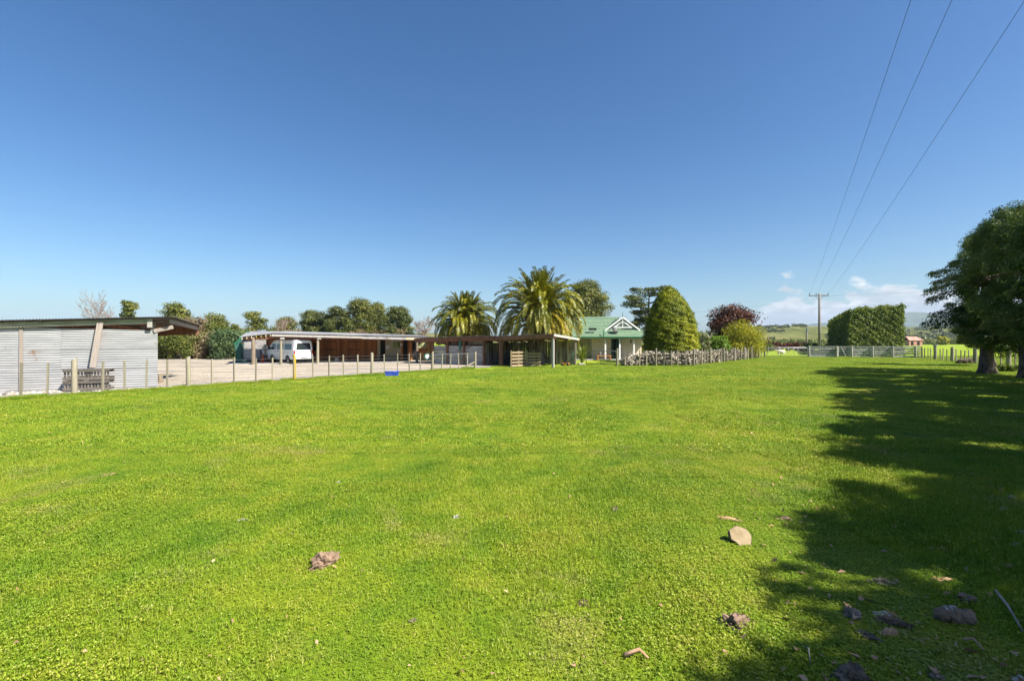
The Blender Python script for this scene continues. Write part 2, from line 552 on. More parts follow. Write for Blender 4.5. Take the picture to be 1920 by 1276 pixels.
surf('sawn', (0.26, 0.19, 0.105), (0.42, 0.335, 0.21), 7.0, (1, 1, 1), 0.9, 0.4, bumpdist=0.01)
surf('bark_tan', (0.26, 0.14, 0.07), (0.48, 0.32, 0.20), 8.0, (1, 1, 1), 0.9, 0.6, bumpdist=0.01, rand=0.15)
surf('stone', (0.28, 0.265, 0.235), (0.50, 0.475, 0.43), 6.0, (1, 1, 1), 0.9, 0.6, bumpdist=0.02, rand=0.12)
surf('log_grey', (0.10, 0.08, 0.062), (0.46, 0.40, 0.32), 2.2, (1, 1, 1), 0.95, 0.6, rand=0.45, bumpdist=0.03)
surf('log_stuff', (0.075, 0.06, 0.048), (0.35, 0.295, 0.235), 5.5, (1, 1, 1), 0.95, 0.6, bumpdist=0.03)
surf('brush', (0.06, 0.055, 0.055), (0.18, 0.17, 0.17), 3.0, (1, 1, 1), 0.95, 0.0)
surf('wool', (0.48, 0.42, 0.33), (0.66, 0.60, 0.49), 7.0, (1, 1, 1), 0.95, 0.6)
surf('wool_face', (0.45, 0.42, 0.38), (0.55, 0.52, 0.47), 7.0, (1, 1, 1), 0.9, 0.2)
surf('pole_wood', (0.13, 0.112, 0.10), (0.25, 0.22, 0.20), 2.5, (5, 5, 0.6), 0.9, 0.4)
# window glass (reflective dark pane)
m, t, out = newmat('glass')
p = N(t, 'ShaderNodeBsdfPrincipled')
p.inputs['Base Color'].default_value = (0.018, 0.024, 0.030, 1)
p.inputs['Roughness'].default_value = 0.06
p.inputs['Specular IOR Level'].default_value = 0.9
t.links.new(p.outputs[0], out.inputs[0])
# pale brick
m, t, out = newmat('brick')
tcn = N(t, 'ShaderNodeTexCoord')
mpn = N(t, 'ShaderNodeMapping'); mpn.inputs['Rotation'].default_value = (math.radians(90), 0, 0)
t.links.new(tcn.outputs['Object'], mpn.inputs[0])
br = N(t, 'ShaderNodeTexBrick')
setin(br, Scale=1.0, Mortar_Size=0.006, Bias=0.0, Brick_Width=0.24, Row_Height=0.086)
br.inputs['Color1'].default_value = (0.63, 0.53, 0.385, 1)
br.inputs['Color2'].default_value = (0.70, 0.61, 0.46, 1)
br.inputs['Mortar'].default_value = (0.42, 0.38, 0.31, 1)
t.links.new(mpn.outputs[0], br.inputs['Vector'])
p = N(t, 'ShaderNodeBsdfPrincipled'); p.inputs['Roughness'].default_value = 0.9
t.links.new(br.outputs['Color'], p.inputs['Base Color'])
b = N(t, 'ShaderNodeBump'); b.inputs['Strength'].default_value = 0.5; b.inputs['Distance'].default_value = 0.008; b.invert = True
t.links.new(br.outputs['Fac'], b.inputs['Height']); t.links.new(b.outputs[0], p.inputs['Normal'])
t.links.new(p.outputs[0], out.inputs[0])
# hill pasture: grass with tan and olive fields
m, t, out = newmat('pasture_hill')
geo = N(t, 'ShaderNodeNewGeometry')
n1 = N(t, 'ShaderNodeTexNoise'); setin(n1, Scale=0.012, Detail=6.0, Roughness=0.6, Distortion=0.5)
t.links.new(geo.outputs['Position'], n1.inputs['Vector'])
col = ramp(t, n1.outputs[0], [(0.34, (0.055, 0.065, 0.020)), (0.45, (0.115, 0.125, 0.034)), (0.55, (0.145, 0.150, 0.050)), (0.66, (0.18, 0.145, 0.075))])
n2 = N(t, 'ShaderNodeTexNoise'); setin(n2, Scale=0.07, Detail=8.0, Roughness=0.7, Distortion=0.8)
t.links.new(geo.outputs['Position'], n2.inputs['Vector'])
col = mixc(t, ramp(t, n2.outputs[0], [(0.44, 0.0), (0.60, 0.85)]), col, (0.058, 0.066, 0.026))
p = N(t, 'ShaderNodeBsdfPrincipled'); p.inputs['Roughness'].default_value = 0.95; p.inputs['Specular IOR Level'].default_value = 0.0
t.links.new(col, p.inputs['Base Color']); t.links.new(p.outputs[0], out.inputs[0])
surf('mountain', (0.05, 0.065, 0.035), (0.10, 0.11, 0.06), 0.004, (1, 1, 1), 0.95, 0.0, spec=0.0)

leafmat('leaf_cypress', [(0.014, 0.038, 0.008), (0.044, 0.092, 0.012), (0.098, 0.148, 0.022), (0.20, 0.155, 0.070)], 0.25)
leafmat('leaf_hedge', [(0.022, 0.048, 0.007), (0.072, 0.118, 0.011), (0.150, 0.190, 0.020), (0.24, 0.255, 0.035)], 0.25)
leafmat('leaf_conifer', [(0.036, 0.062, 0.004), (0.12, 0.155, 0.006), (0.235, 0.26, 0.009), (0.38, 0.37, 0.014)], 0.25)
leafmat('leaf_pine', [(0.022, 0.036, 0.010), (0.082, 0.098, 0.020), (0.165, 0.172, 0.036), (0.26, 0.24, 0.060)], 0.2)
leafmat('leaf_pine_dark', [(0.016, 0.028, 0.011), (0.056, 0.074, 0.019), (0.110, 0.124, 0.031), (0.18, 0.178, 0.048)], 0.18)
leafmat('leaf_bluegreen', [(0.022, 0.045, 0.018), (0.055, 0.095, 0.036), (0.10, 0.15, 0.055), (0.16, 0.20, 0.075)], 0.2)
leafmat('leaf_mixed', [(0.028, 0.045, 0.010), (0.085, 0.115, 0.018), (0.155, 0.175, 0.032), (0.22, 0.19, 0.09)], 0.25)
leafmat('leaf_dry', [(0.085, 0.060, 0.030), (0.17, 0.125, 0.065), (0.24, 0.18, 0.105), (0.17, 0.18, 0.05)], 0.25)
leafmat('leaf_copper', [(0.024, 0.010, 0.008), (0.062, 0.022, 0.014), (0.115, 0.042, 0.024), (0.17, 0.075, 0.040)], 0.2)
leafmat('leaf_gold', [(0.12, 0.14, 0.008), (0.25, 0.26, 0.011), (0.38, 0.36, 0.018), (0.42, 0.36, 0.05)], 0.3)
leafmat('leaf_lime', [(0.040, 0.085, 0.008), (0.095, 0.175, 0.012), (0.16, 0.255, 0.018), (0.23, 0.31, 0.035)], 0.3)
leafmat('leaf_silver', [(0.12, 0.14, 0.06), (0.22, 0.24, 0.11), (0.31, 0.32, 0.16), (0.38, 0.37, 0.22)], 0.25)
leafmat('leaf_red', [(0.030, 0.009, 0.008), (0.075, 0.020, 0.014), (0.13, 0.036, 0.024), (0.10, 0.07, 0.02)], 0.2)
leafmat('leaf_flax', [(0.05, 0.09, 0.012), (0.12, 0.17, 0.020), (0.20, 0.235, 0.030), (0.26, 0.26, 0.05)], 0.3, rough=0.4)
leafmat('leaf_palm', [(0.040, 0.058, 0.007), (0.125, 0.140, 0.009), (0.24, 0.225, 0.010), (0.38, 0.32, 0.02)], 0.25, rough=0.42, spec=0.4)
leafmat('leaf_palm_old', [(0.09, 0.08, 0.009), (0.24, 0.20, 0.010), (0.38, 0.30, 0.012), (0.36, 0.24, 0.05)], 0.25, rough=0.45, spec=0.35)

# ================================================================== THE SETTING
g = MB()
g.poly([(-5000, -5000, 0), (5000, -5000, 0), (5000, 5000, 0), (-5000, 5000, 0)])
tag(g.build('ground', M['lawn']), 'short green pasture grass covering the ground', 'ground', kind='structure')


def fence_x(D):
    return -27.3 + 0.767 * D


yard = MB()
rng = random.Random(3)
edge = []
Dv = 0.5
while Dv < 32.3:
    edge.append((fence_x(Dv) - 0.10 + rng.uniform(-0.10, 0.16), Dv + rng.uniform(-.05, .05), 0.012))
    Dv += 0.35
edge += [(-1.6, 33.4, 0.012), (-0.3, 34.5, 0.012), (2.0, 36.4, 0.012), (-3, 50, 0.012), (-46, 53, 0.012), (-46, 0.5, 0.012)]
yard.poly(edge)
tag(yard.build('gravel_yard', M['gravel']), 'pale tan gravel yard between the sheds', 'yard', kind='structure')


# rolling country behind
def hill_h(X, Y):
    h = 15.0 * np.exp(-((X - 392) / 95) ** 2 - ((Y - 660) / 120) ** 2)
    h += 14.0 * np.exp(-((X - 500) / 120) ** 2 - ((Y - 720) / 160) ** 2)
    h += 13.0 * np.exp(-((X - 250) / 120) ** 2 - ((Y - 620) / 130) ** 2)
    h += 36.0 * np.exp(-((X - 980) / 240) ** 2 - ((Y - 1050) / 260) ** 2)
    h += 14.0 * np.exp(-((X - 700) / 160) ** 2 - ((Y - 760) / 150) ** 2)
    h += 20.0 * np.exp(-((X + 300) / 320) ** 2 - ((Y - 900) / 200) ** 2)
    h += 3.0 * np.sin(X / 37.0 + Y / 61) * np.cos(Y / 43.0 - X / 90) * np.clip(h / 14, 0, 1)
    h += 1.0 * np.sin(X / 15.0 - Y / 21) * np.cos(Y / 13.0 + X / 33) * np.clip(h / 14, 0, 1)
    return h


xs = np.linspace(-900, 1700, 210)
ys = np.linspace(330, 1500, 110)
XX, YY = np.meshgrid(xs, ys)
HH = hill_h(XX, YY) - 0.45
V = np.stack([XX.ravel(), YY.ravel(), HH.ravel()], 1)
nx, ny = len(xs), len(ys)
ii = (np.arange(ny - 1)[:, None] * nx + np.arange(nx - 1)[None, :]).ravel()
FQ = np.stack([ii, ii + 1, ii + nx + 1, ii + nx], 1)
tag(obj('hills', mesh_np('hills', V, FQ, M['pasture_hill'], True)), 'green and tan pasture hills beyond the paddocks', 'hills', kind='structure')

xs = np.linspace(-1500, 4800, 160)
ys = np.linspace(3000, 4700, 40)
XX, YY = np.meshgrid(xs, ys)
ridge = 205 + 28 * np.sin(XX / 420 + 0.5) + 16 * np.sin(XX / 170 + 1) + 9 * np.sin(XX / 75) + 0.012 * (XX - 3400)
HH = ridge * np.exp(-((YY - 3900) / 420) ** 2) * (1 / (1 + np.exp(-(XX - 2300) / 220))) - 3
HH += 6 * np.sin(XX / 60 + YY / 90) * np.sin(YY / 70) * np.clip(HH / 80, 0, 1)
V = np.stack([XX.ravel(), YY.ravel(), HH.ravel()], 1)
nx, ny = len(xs), len(ys)
ii = (np.arange(ny - 1)[:, None] * nx + np.arange(nx - 1)[None, :]).ravel()
FQ = np.stack([ii, ii + 1, ii + nx + 1, ii + nx], 1)
tag(obj('mountains', mesh_np('mountains', V, FQ, M['mountain'], True)), 'blue mountain ridge on the far horizon', 'mountains', kind='structure')

# ------------------------------------------------------------------ shared unit pieces
_ub = {}


def ubox(mat, wob=0.03):
    """unit board: 1 wide (x), 1 thick (y), 1 tall (z from 0), slightly uneven"""
    if mat not in _ub:
        r = random.Random(hash(mat) % 1000 if False else len(_ub))
        mb = MB()
        vs = []
        for z in (0, 0.5, 1.0):
            for (x, y) in ((-.5, -.5), (.5, -.5), (.5, .5), (-.5, .5)):
                vs.append((x + r.uniform(-wob, wob), y + r.uniform(-wob, wob), z))
        fs = [(3, 2, 1, 0), (8, 9, 10, 11)]
        for l in (0, 4):
            for k in range(4):
                fs.append((l + k, l + (k + 1) % 4, l + 4 + (k + 1) % 4, l + 4 + k))
        mb.add(vs, fs)
        _ub[mat] = mb.mesh('board_' + mat, M[mat])
    return _ub[mat]


_uc = {}


def upost(mat, n=9):
    """unit round post: radius 0.5, height 1, a little crooked"""
    if mat not in _uc:
        r = random.Random(len(_uc) + 11)
        mb = MB()
        pts = [(r.uniform(-.03, .03), r.uniform(-.03, .03), z) for z in (0, .35, .7, 1.0)]
        mb.tube(pts, [.52, .5, .48, .47], n)
        _uc[mat] = mb.mesh('post_' + mat, M[mat], True)
    return _uc[mat]


def stick(name, mat, parent, p0, p1, w, t, spin=0.0):
    """shared board laid from p0 to p1 (world): w across, t thick"""
    p0, p1 = Vector(p0), Vector(p1)
    d = p1 - p0
    if abs(d.z) > 0.86 * d.length:      # upright: w runs along the direction `spin`
        q = Z.rotation_difference(d.normalized()) @ Euler((0, 0, spin)).to_quaternion()
    else:                               # lying: w is its height
        q = d.to_track_quat('Z', 'X')
    return piece(name, ubox(mat), parent, p0, q.to_euler(), (w, t, d.length))


def corr(name, P00, P10, P11, P01, pitch, amp, mat, parent, ribs='v'):
    """corrugated sheet over a quad; ribs run from edge P00-P10 to edge P01-P11"""
    P00, P10, P11, P01 = (Vector(p) for p in (P00, P10, P11, P01))
    L = (P10 - P00).length
    n = max(4, int(L / pitch * 6))
    nrm = (P10 - P00).cross(P01 - P00).normalized()
    V = []
    for j in (0, 1):
        for i in range(n + 1):
            t = i / n
            p = (P00.lerp(P10, t) if j == 0 else P01.lerp(P11, t)) + nrm * (amp * math.sin(2 * math.pi * t * L / pitch))
            V.append(p)
    mb = MB()
    mb.add(V, [(i, i + 1, n + 2 + i, n + 1 + i) for i in range(n)])
    return mb.build(name, M[mat], parent, smooth=True)


# ================================================================== LEFT SHED
W1 = Vector((-14.3, 18.7, 0))
us = Vector((0.911, 0.412, 0))
ns = Vector((-0.412, 0.911, 0))


def SH(s, d, z):
    """left shed: s metres left of the wall's right end, d metres behind the wall"""
    return W1 - us * s + ns * d + Vector((0, 0, z))


shed = thing('iron_shed', 'open shed with pale horizontal corrugated iron wall at left edge', 'shed', W1)
rows = [(0.03, 0.80), (0.765, 1.56), (1.53, 2.40)]
ang_s = math.atan2(us.y, us.x)
for ci, (s0, s1) in enumerate(((-0.02, 3.05), (2.95, 5.9), (5.8, 9.0))):
    for ri, (z0, z1) in enumerate(rows):
        top0 = z1 if ri < 2 else 2.29 + 0.018 * s0
        top1 = z1 if ri < 2 else 2.29 + 0.018 * s1
        d = -0.008 * ri - 0.012 * (ci % 2)
        jog = 0.015 * ((ci * 2 + ri) % 3 - 1)
        b0 = 0.0 if ri else 0.02 * ci
        corr('sheet', SH(s1, d, z0 + jog * (ri > 0) - b0 * 0), SH(s1, d, top1), SH(s0, d, top0), SH(s0, d, z0 + jog * (ri > 0)),
             0.089, 0.011, 'iron_sheet', shed)
# timbers: wall plates, end post, fascia beam, rafters
stick('end_post', 'pale_wood', shed, SH(0.16, 0.10, 0), SH(0.16, 0.10, 2.62), 0.12, 0.12)
stick('mid_post', 'pale_wood', shed, SH(4.6, 0.12, 0), SH(4.6, 0.12, 2.4), 0.12, 0.12)
stick('back_post', 'post_dark', shed, SH(3.4, 5.0, 0), SH(3.4, 5.0, 2.35), 0.13, 0.13)
stick('back_post', 'post_dark', shed, SH(7.5, 5.0, 0), SH(7.5, 5.0, 2.2), 0.13, 0.13)


def roofz(s, d):
    return 2.80 - 0.048 * s - 0.030 * d


fb = MB()
fb.beam(SH(9.2, -0.12, roofz(9.2, 0) - 0.15), SH(0.15, -0.12, roofz(.15, 0) - 0.13), 0.05, 0.19)
fb.build('fascia', M['beam_green'], shed)
rf = corr('roof', SH(9.4, -0.32, roofz(9.4, 0)), SH(-0.55, -0.32, roofz(-.55, 0)), SH(-0.55, 5.6, roofz(-.55, 5.6)),
          SH(9.4, 5.6, roofz(9.4, 5.6)), 0.09, 0.014, 'roof_dark', shed)
rf2 = corr('sheet', SH(9.4, -0.30, roofz(9.4, 0) + 0.03), SH(-0.60, -0.30, roofz(-.60, 0) + 0.03), SH(-0.60, 5.7, roofz(-.60, 5.7) + 0.03),
           SH(9.4, 5.7, roofz(9.4, 5.7) + 0.03), 0.09, 0.014, 'roof_iron', rf)
for s in (-0.42, 0.75, 2.0, 3.3, 4.6, 5.9, 7.2):
    fb = MB()
    fb.beam(SH(s, 0.0, roofz(s, 0) - 0.13), SH(s, 5.5, roofz(s, 5.5) - 0.13), 0.05, 0.17)
    fb.build('rafter', M['brown_beam'] if s > 0 else M['pale_wood'], shed)
for d in (1.3, 2.7, 4.1, 5.4):
    fb = MB()
    fb.beam(SH(9.2, d, roofz(9.2, d) - 0.02), SH(-0.5, d, roofz(-.5, d) - 0.02), 0.07, 0.045)
    fb.build('purlin', M['brown_beam'], shed)
fb = MB()
fb.beam(SH(0.10, -0.06, 2.27), SH(-0.50, 0.15, 2.45), 0.04, 0.15)
fb.build('brace', M['pale_wood'], shed)
fb = MB()
fb.beam(SH(9.2, 5.55, roofz(9.2, 5.5) - 0.24), SH(-0.45, 5.55, roofz(-.45, 5.5) - 0.24), 0.05, 0.40)
fb.build('back_beam', M['brown_beam'], shed)  # added board, blocks the sky seen through the gap under the roof
fb = MB()
fb.box(SH(0.20, -0.17, 2.58), (0.16, 0.05, 0.34), ang_s)
fb.build('end_block', M['white_wood'], shed)
for px in (80, 198):
    k = kx(px); s = 0.0
    # purlin end blocks above the fascia
    s = (W1.x - k * W1.y) / (us.x - k * us.y)
    fb = MB(); fb.box(SH(s, -0.17, roofz(s, 0) - 0.06), (0.13, 0.06, 0.08), ang_s); fb.build('purlin_end', M['post_wood'], shed)
# tall batten against the wall and a plank leaning on it
sb = (W1.x - kx(41) * W1.y) / (us.x - kx(41) * us.y)
tag(stick('batten', 'pale_wood', shed, SH(sb, -0.06, 0.05), SH(sb, -0.05, 2.42), 0.10, 0.035, ang_s),
    'pale upright timber batten on the iron wall')
pl = thing('leaning_plank', 'grey brown plank leaning steeply against the iron wall above the crates', 'plank', SH(1.95, -0.6, 0))
stick('plank', 'pale_wood', pl, SH(1.93, -0.30, 0.86), SH(1.74, -0.17, 2.62), 0.19, 0.05, ang_s)

# ================================================================== STABLE WING (left)
OA = Vector((-20.7, 37.1, 0))
ua = Vector((0.958, 0.286, 0)).normalized()
na = Vector((-ua.y, ua.x, 0))
ang_a = math.atan2(ua.y, ua.x)


def A(s, d, z):
    return OA + ua * s + na * d + Vector((0, 0, z))


def sA(px, d):
    k = kx(px)
    o = OA + na * d
    return (k * o.y - o.x) / (ua.x - k * ua.y)


stable = thing('stable_block', 'long low brown timber stable with pale iron roof and open front', 'stable', OA)
# concrete step along the open front
cs = MB()
cs.box(A(5.8, 2.35, 0.035), (15.2, 4.4, 0.07), ang_a)
cs.build('concrete_step', M['concrete'], stable)


def front_z(s):
    return 2.52 - 0.022 * (s - 1.4)


def back_z(s):
    return 2.82 - 0.026 * (s - 1.4)


roofA = corr('roof', A(1.35, -0.28, front_z(1.35)), A(13.9, -0.28, front_z(13.9)), A(13.9, 6.2, back_z(13.9)), A(1.35, 6.2, back_z(1.35)),
             0.10, 0.014, 'roof_iron', stable)
roofL = corr('lean_roof', A(-0.95, -0.22, 2.20), A(1.34, -0.22, 2.49), A(1.34, 6.2, 2.80), A(-1.75, 6.2, 2.80), 0.10, 0.014, 'roof_iron', stable)
# fascia boards
for (s0, s1, mat, dz) in ((1.38, 8.3, 'white_wood', 0), (8.3, 11.9, 'grey_panel', -0.03), (11.9, 13.5, 'cream_paint', -0.02)):
    fb = MB()
    fb.beam(A(s0, -0.20, front_z(s0) - 0.155 + dz), A(s1, -0.20, front_z(s1) - 0.155 + dz), 0.035, 0.20)
    fb.build('fascia', M[mat], stable)
for i in range(7):           # exposed rafter ends on the left bay
    s = -0.75 + i * 0.34
    zt = 2.20 + (s + 0.95) / 2.29 * 0.29 - 0.13
    fb = MB()
    fb.beam(A(s, -0.18, zt), A(s - 0.05, 4.9, zt + 0.28), 0.055, 0.17)
    fb.build('rafter', M['cream_paint'] if i not in (3, 4) else M['post_lichen'], stable)
for s in np.arange(2.2, 13.6, 0.9):
    fb = MB()
    fb.beam(A(s, -0.15, front_z(s) - 0.13), A(s, 5.9, back_z(s) - 0.13), 0.05, 0.16)
    fb.build('rafter', M['brown_beam'], stable)
fb = MB(); fb.beam(A(-0.6, 0.05, 2.02), A(1.6, 0.05, 2.18), 0.09, 0.16); fb.build('front_beam', M['brown_beam'], stable)
fb = MB(); fb.beam(A(1.6, 0.08, 2.16), A(13.2, 0.08, 2.02), 0.09, 0.16); fb.build('front_beam', M['brown_beam'], stable)
for (px, r, mat) in ((475, 0.15, 'post_dark'), (526.8, 0.105, 'post_wood'), (595.9, 0.105, 'post_wood'), (781.6, 0.115, 'post_dark')):
    s = sA(px, 0.0)
    piece('post', upost(mat), stable, A(s, 0, 0), (0, 0, s), (2 * r, 2 * r, 2.17 - 0.008 * s))
for px in (530, 599):
    s = sA(px, 0)
    fb = MB(); fb.box(A(s, -0.08, 2.12), (0.30, 0.16, 0.17), ang_a); fb.build('post_block', M['white_wood'], stable)
fb = MB(); fb.beam(A(sA(736, 0), -0.05, 2.0), A(sA(745, 0), 1.0, 1.98), 0.1, 0.16); fb.build('beam_end', M['pale_wood'], stable)
# back wall, board by board
DB = 4.35
wallA = stable
s = sA(497, DB) + 0.3
rb = random.Random(5)
wz = 2.62
sd0, sd1 = sA(707.5, DB), sA(752.5, DB)
i = 0
while s < sA(812, DB):
    w = rb.choice((0.19, 0.21, 0.24))
    sm = s + w / 2
    if not (sd0 - 0.05 < sm < sd1 + 0.05):
        piece('board', ubox('stain_board'), stable, A(sm, DB + rb.uniform(-.012, .012), 0.08), (0, 0, ang_a), (w * 0.965, 0.024, 2.5 - 0.02 * s))
    s += w
# backing behind the boards, so no daylight comes through the joints
bk = MB(); bk.box(A((sA(497, DB) + 12.5) / 2, DB + 0.45, 1.25), (12.5 - sA(497, DB), 0.05, 2.5), ang_a); bk.build('back_lining', M['brown_beam'], stable)
# stable doors in the boarding (framed, slightly proud)
for (p0, p1) in ((606, 629), (652, 675)):
    a0, a1 = sA(p0, DB - .05), sA(p1, DB - .05)
    dr = obj('door', None, stable)
    w = (a1 - a0) / 5
    for i in range(5):
        piece('board', ubox('stain_board'), dr, A(a0 + w * (i + .5), DB - 0.07, 0.12), (0, 0, ang_a), (w * 0.97, 0.025, 1.95))
    for zz in (0.35, 1.1, 1.85):
        fb = MB(); fb.box(A((a0 + a1) / 2, DB - 0.10, zz), (a1 - a0, 0.025, 0.13), ang_a); fb.build('ledge', M['brown_beam'], dr)
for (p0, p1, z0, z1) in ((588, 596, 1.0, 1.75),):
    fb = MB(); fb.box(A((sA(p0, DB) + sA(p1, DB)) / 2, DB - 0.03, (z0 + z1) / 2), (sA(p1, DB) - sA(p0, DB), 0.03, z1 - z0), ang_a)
    fb.build('opening', M['dark_opening'], stable)  # thin black panel on the boards, shade of an opening painted
# cream tack room section with door and window
fb = MB(); fb.box(A((sd0 + sd1) / 2, DB - 0.05, 1.24), (sd1 - sd0, 0.05, 2.32), ang_a); fb.build('cream_wall', M['cream_paint'], stable)
a0, a1 = sA(713, DB - .08), sA(722.5, DB - .08)
fb = MB(); fb.box(A((a0 + a1) / 2, DB - 0.085, 1.02), (a1 - a0, 0.03, 1.88), ang_a); fb.build('doorway', M['dark_opening'], stable)  # flat black sheet on the wall, paints the shade inside a door
for a in (a0 - 0.06, a1 + 0.06):
    fb = MB(); fb.box(A(a, DB - 0.11, 1.05), (0.10, 0.07, 1.98), ang_a); fb.build('door_jamb', M['cream_paint'], stable)
win = obj('window', None, stable)
a0, a1 = sA(736.5, DB - .08), sA(750, DB - .08)
fb = MB()
zc, hw = 1.52, 0.62
for a in (a0, (a0 + a1) / 2, a1):
    fb.box(A(a, DB - 0.10, zc), (0.05, 0.06, hw), ang_a)
for zz in (zc - hw / 2, zc + hw / 2):
    fb.box(A((a0 + a1) / 2, DB - 0.098, zz), (a1 - a0 + 0.06, 0.055, 0.05), ang_a)
fb.build('frame', M['cream_paint'], win)
for q in (0.25, 0.75):
    fb = MB(); fb.box(A(a0 + (a1 - a0) * q, DB - 0.085, zc), ((a1 - a0) / 2 - 0.05, 0.012, hw - 0.05), ang_a); fb.build('pane', M['glass'], win)
fb = MB(); fb.box(A(sA(727, DB - .15), DB - 0.13, 1.32), (0.34, 0.10, 0.36), ang_a); fb.build('wall_box', M['tank_white'], stable)
fb = MB(); fb.box(A(sA(731, DB), DB - 0.45, 0.55), (2.0, 0.6, 0.06), ang_a)
for q in (-.9, .9): fb.box(A(sA(731, DB) + q, DB - 0.45, 0.3), (0.08, 0.5, 0.46), ang_a)
fb.build('wall_bench', M['brown_beam'], stable)
# red-stained posts by the open stalls, black sheets painting the stall shade behind, window past the pole
for (px, w, d) in ((753.5, 0.16, 2.6), (769.5, 0.27, 2.6)):
    s = sA(px, d)
    stick('stall_post', 'stain_board', stable, A(s, d, 0.07), A(s, d, 2.25), w, 0.14, ang_a)
    fb = MB(); fb.box(A(s, d - 0.09, 0.20), (w + 0.02, 0.03, 0.26), ang_a); fb.build('post_foot', M['orange_wood'], stable)
s = sA(753, 2.5)
fb = MB(); fb.tube([A(s - .02, 2.46, 1.55), A(s - .02, 2.40, 1.55)], 0.09, 10); fb.build('wall_lamp', M['tank_white'], stable)
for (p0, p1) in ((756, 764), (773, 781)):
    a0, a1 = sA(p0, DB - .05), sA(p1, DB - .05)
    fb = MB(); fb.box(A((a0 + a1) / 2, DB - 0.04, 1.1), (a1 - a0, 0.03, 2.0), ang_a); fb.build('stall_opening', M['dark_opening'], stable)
win = obj('window', None, stable)
a0, a1 = sA(784, DB - .1), sA(798.5, DB - .1)
zc, hw = 1.58, 0.66
fb = MB()
for a in (a0, (a0 + a1) / 2, a1): fb.box(A(a, DB - 0.10, zc), (0.045, 0.06, hw), ang_a)
for zz in (zc - hw / 2, zc + hw / 2): fb.box(A((a0 + a1) / 2, DB - 0.098, zz), (a1 - a0 + 0.05, 0.055, 0.05), ang_a)
fb.build('frame', M['cream_paint'], win)
surf('window_green', (0.10, 0.13, 0.06), (0.34, 0.36, 0.16), 2.2, (1, 1, 1), 0.2, 0.0, spec=0.6)  # green reflection painted into the pane colour
for q in (0.25, 0.75):
    fb = MB(); fb.box(A(a0 + (a1 - a0) * q, DB - 0.085, zc), ((a1 - a0) / 2 - 0.045, 0.012, hw - 0.05), ang_a); fb.build('pane', M['window_green'], win)
# left end: green iron gable with its opening and awning
gb = stable
dg = 4.75
p_l, p_r, ap = sA(441.5, dg), sA(477, dg), sA(465, dg)
zl, za = 1.62, 2.72
corr('green_wall', A(p_l, dg, 0.0), A(sA(452, dg), dg, 0.0), A(sA(452, dg), dg, 2.05), A(p_l, dg, zl), 0.09, 0.012, 'green_iron', gb)
fb = MB(); fb.prism([A(p_l, dg - .02, zl), A(sA(450, dg), dg - .02, zl + .12), A(p_r, dg - .02, 2.05), A(p_r, dg - .02, 2.30), A(ap, dg - .02, za)], na * 0.03)
fb.build('gable_panel', M['green_iron'], gb)
for (q0, q1) in ((p_l - 0.1, ap), (ap, p_r)):
    z0, z1 = (zl - 0.03, za + 0.03) if q0 < ap else (za + 0.03, 2.28)
    fb = MB(); fb.beam(A(q0, dg - 0.06, z0), A(q1, dg - 0.06, z1), 0.05, 0.16); fb.build('barge_board', M['green_paint'], gb)
corr('side_wall', A(p_l, dg, 0), A(p_l, dg + 4, 0), A(p_l, dg + 4, zl), A(p_l, dg, zl), 0.09, 0.012, 'green_iron', gb)
fb = MB(); fb.prism([A(sA(452, dg), dg - .03, 1.90), A(sA(474, dg), dg - .03, 2.02), A(sA(474, dg - 1), dg - 0.95, 1.86), A(sA(451, dg - 1), dg - 0.95, 1.78)], (0, 0, 0.05))
fb.build('awning', M['roof_iron'], gb)
fb = MB(); fb.box(A(p_l + 1.5, dg + 2.6, 1.0), (2.9, 0.06, 2.0), ang_a); fb.build('store_wall', M['grey_panel'], gb)

# ================================================================== LEAN-TO WING (right)
C0 = Vector((2.9, 32.8, 0))
ub = Vector((-0.87, 0.5, 0)).normalized()
nb = Vector((0.5, 0.87, 0)).normalized()
ang_b = math.atan2(-ub.y, -ub.x)


def B(s, d, z):
    return C0 + ub * s + nb * d + Vector((0, 0, z))


def sB(px, d):
    k = kx(px)
    o = C0 + nb * d
    return (k * o.y - o.x) / (ub.x - k * ub.y)


lean = thing('lean_to_shed', 'dark weathered open timber lean-to under the palms with sagging roof', 'shed', C0)
prof = [(-0.15, 2.40), (2.2, 2.33), (4.3, 2.25), (6.2, 2.28), (8.1, 2.25), (10.4, 2.15), (12.7, 2.13)]
for i in range(len(prof) - 1):
    (s0, z0), (s1, z1) = prof[i], prof[i + 1]
    corr('roof', B(s0, -0.25, z0), B(s1, -0.25, z1), B(s1, 4.5, z1 - 0.30), B(s0, 4.5, z0 - 0.30), 0.10, 0.014, 'roof_dark', lean)
    fb = MB(); fb.beam(B(s0, -0.22, z0 - 0.17), B(s1, -0.22, z1 - 0.17), 0.04, 0.27); fb.build('fascia', M['brown_beam'], lean)
    fb = MB(); fb.beam(B(s0, 0.05, z0 - 0.30), B(s1, 0.05, z1 - 0.30), 0.10, 0.14); fb.build('front_beam', M['brown_beam'], lean)
fb = MB(); fb.beam(B(-0.19, -0.27, 2.30), B(-0.19, 4.5, 2.02), 0.035, 0.17); fb.build('end_fascia', M['white_wood'], lean)
for s in np.arange(0.7, 12.5, 1.05):
    zz = np.interp(s, [a for a, b in prof], [b for a, b in prof])
    fb = MB(); fb.beam(B(s, -0.1, zz - 0.10), B(s, 4.4, zz - 0.40), 0.05, 0.14); fb.build('rafter', M['brown_beam'], lean)
stick('corner_post', 'white_wood', lean, B(0, 0, 0), B(0, 0, 2.22), 0.15, 0.15, ang_b)
piece('post', upost('brown_beam'), lean, B(sB(940, 0), 0, 0), (0, 0, 1), (0.34, 0.34, 2.0))
pp = B(sB(863, -0.1), -0.1, 0)
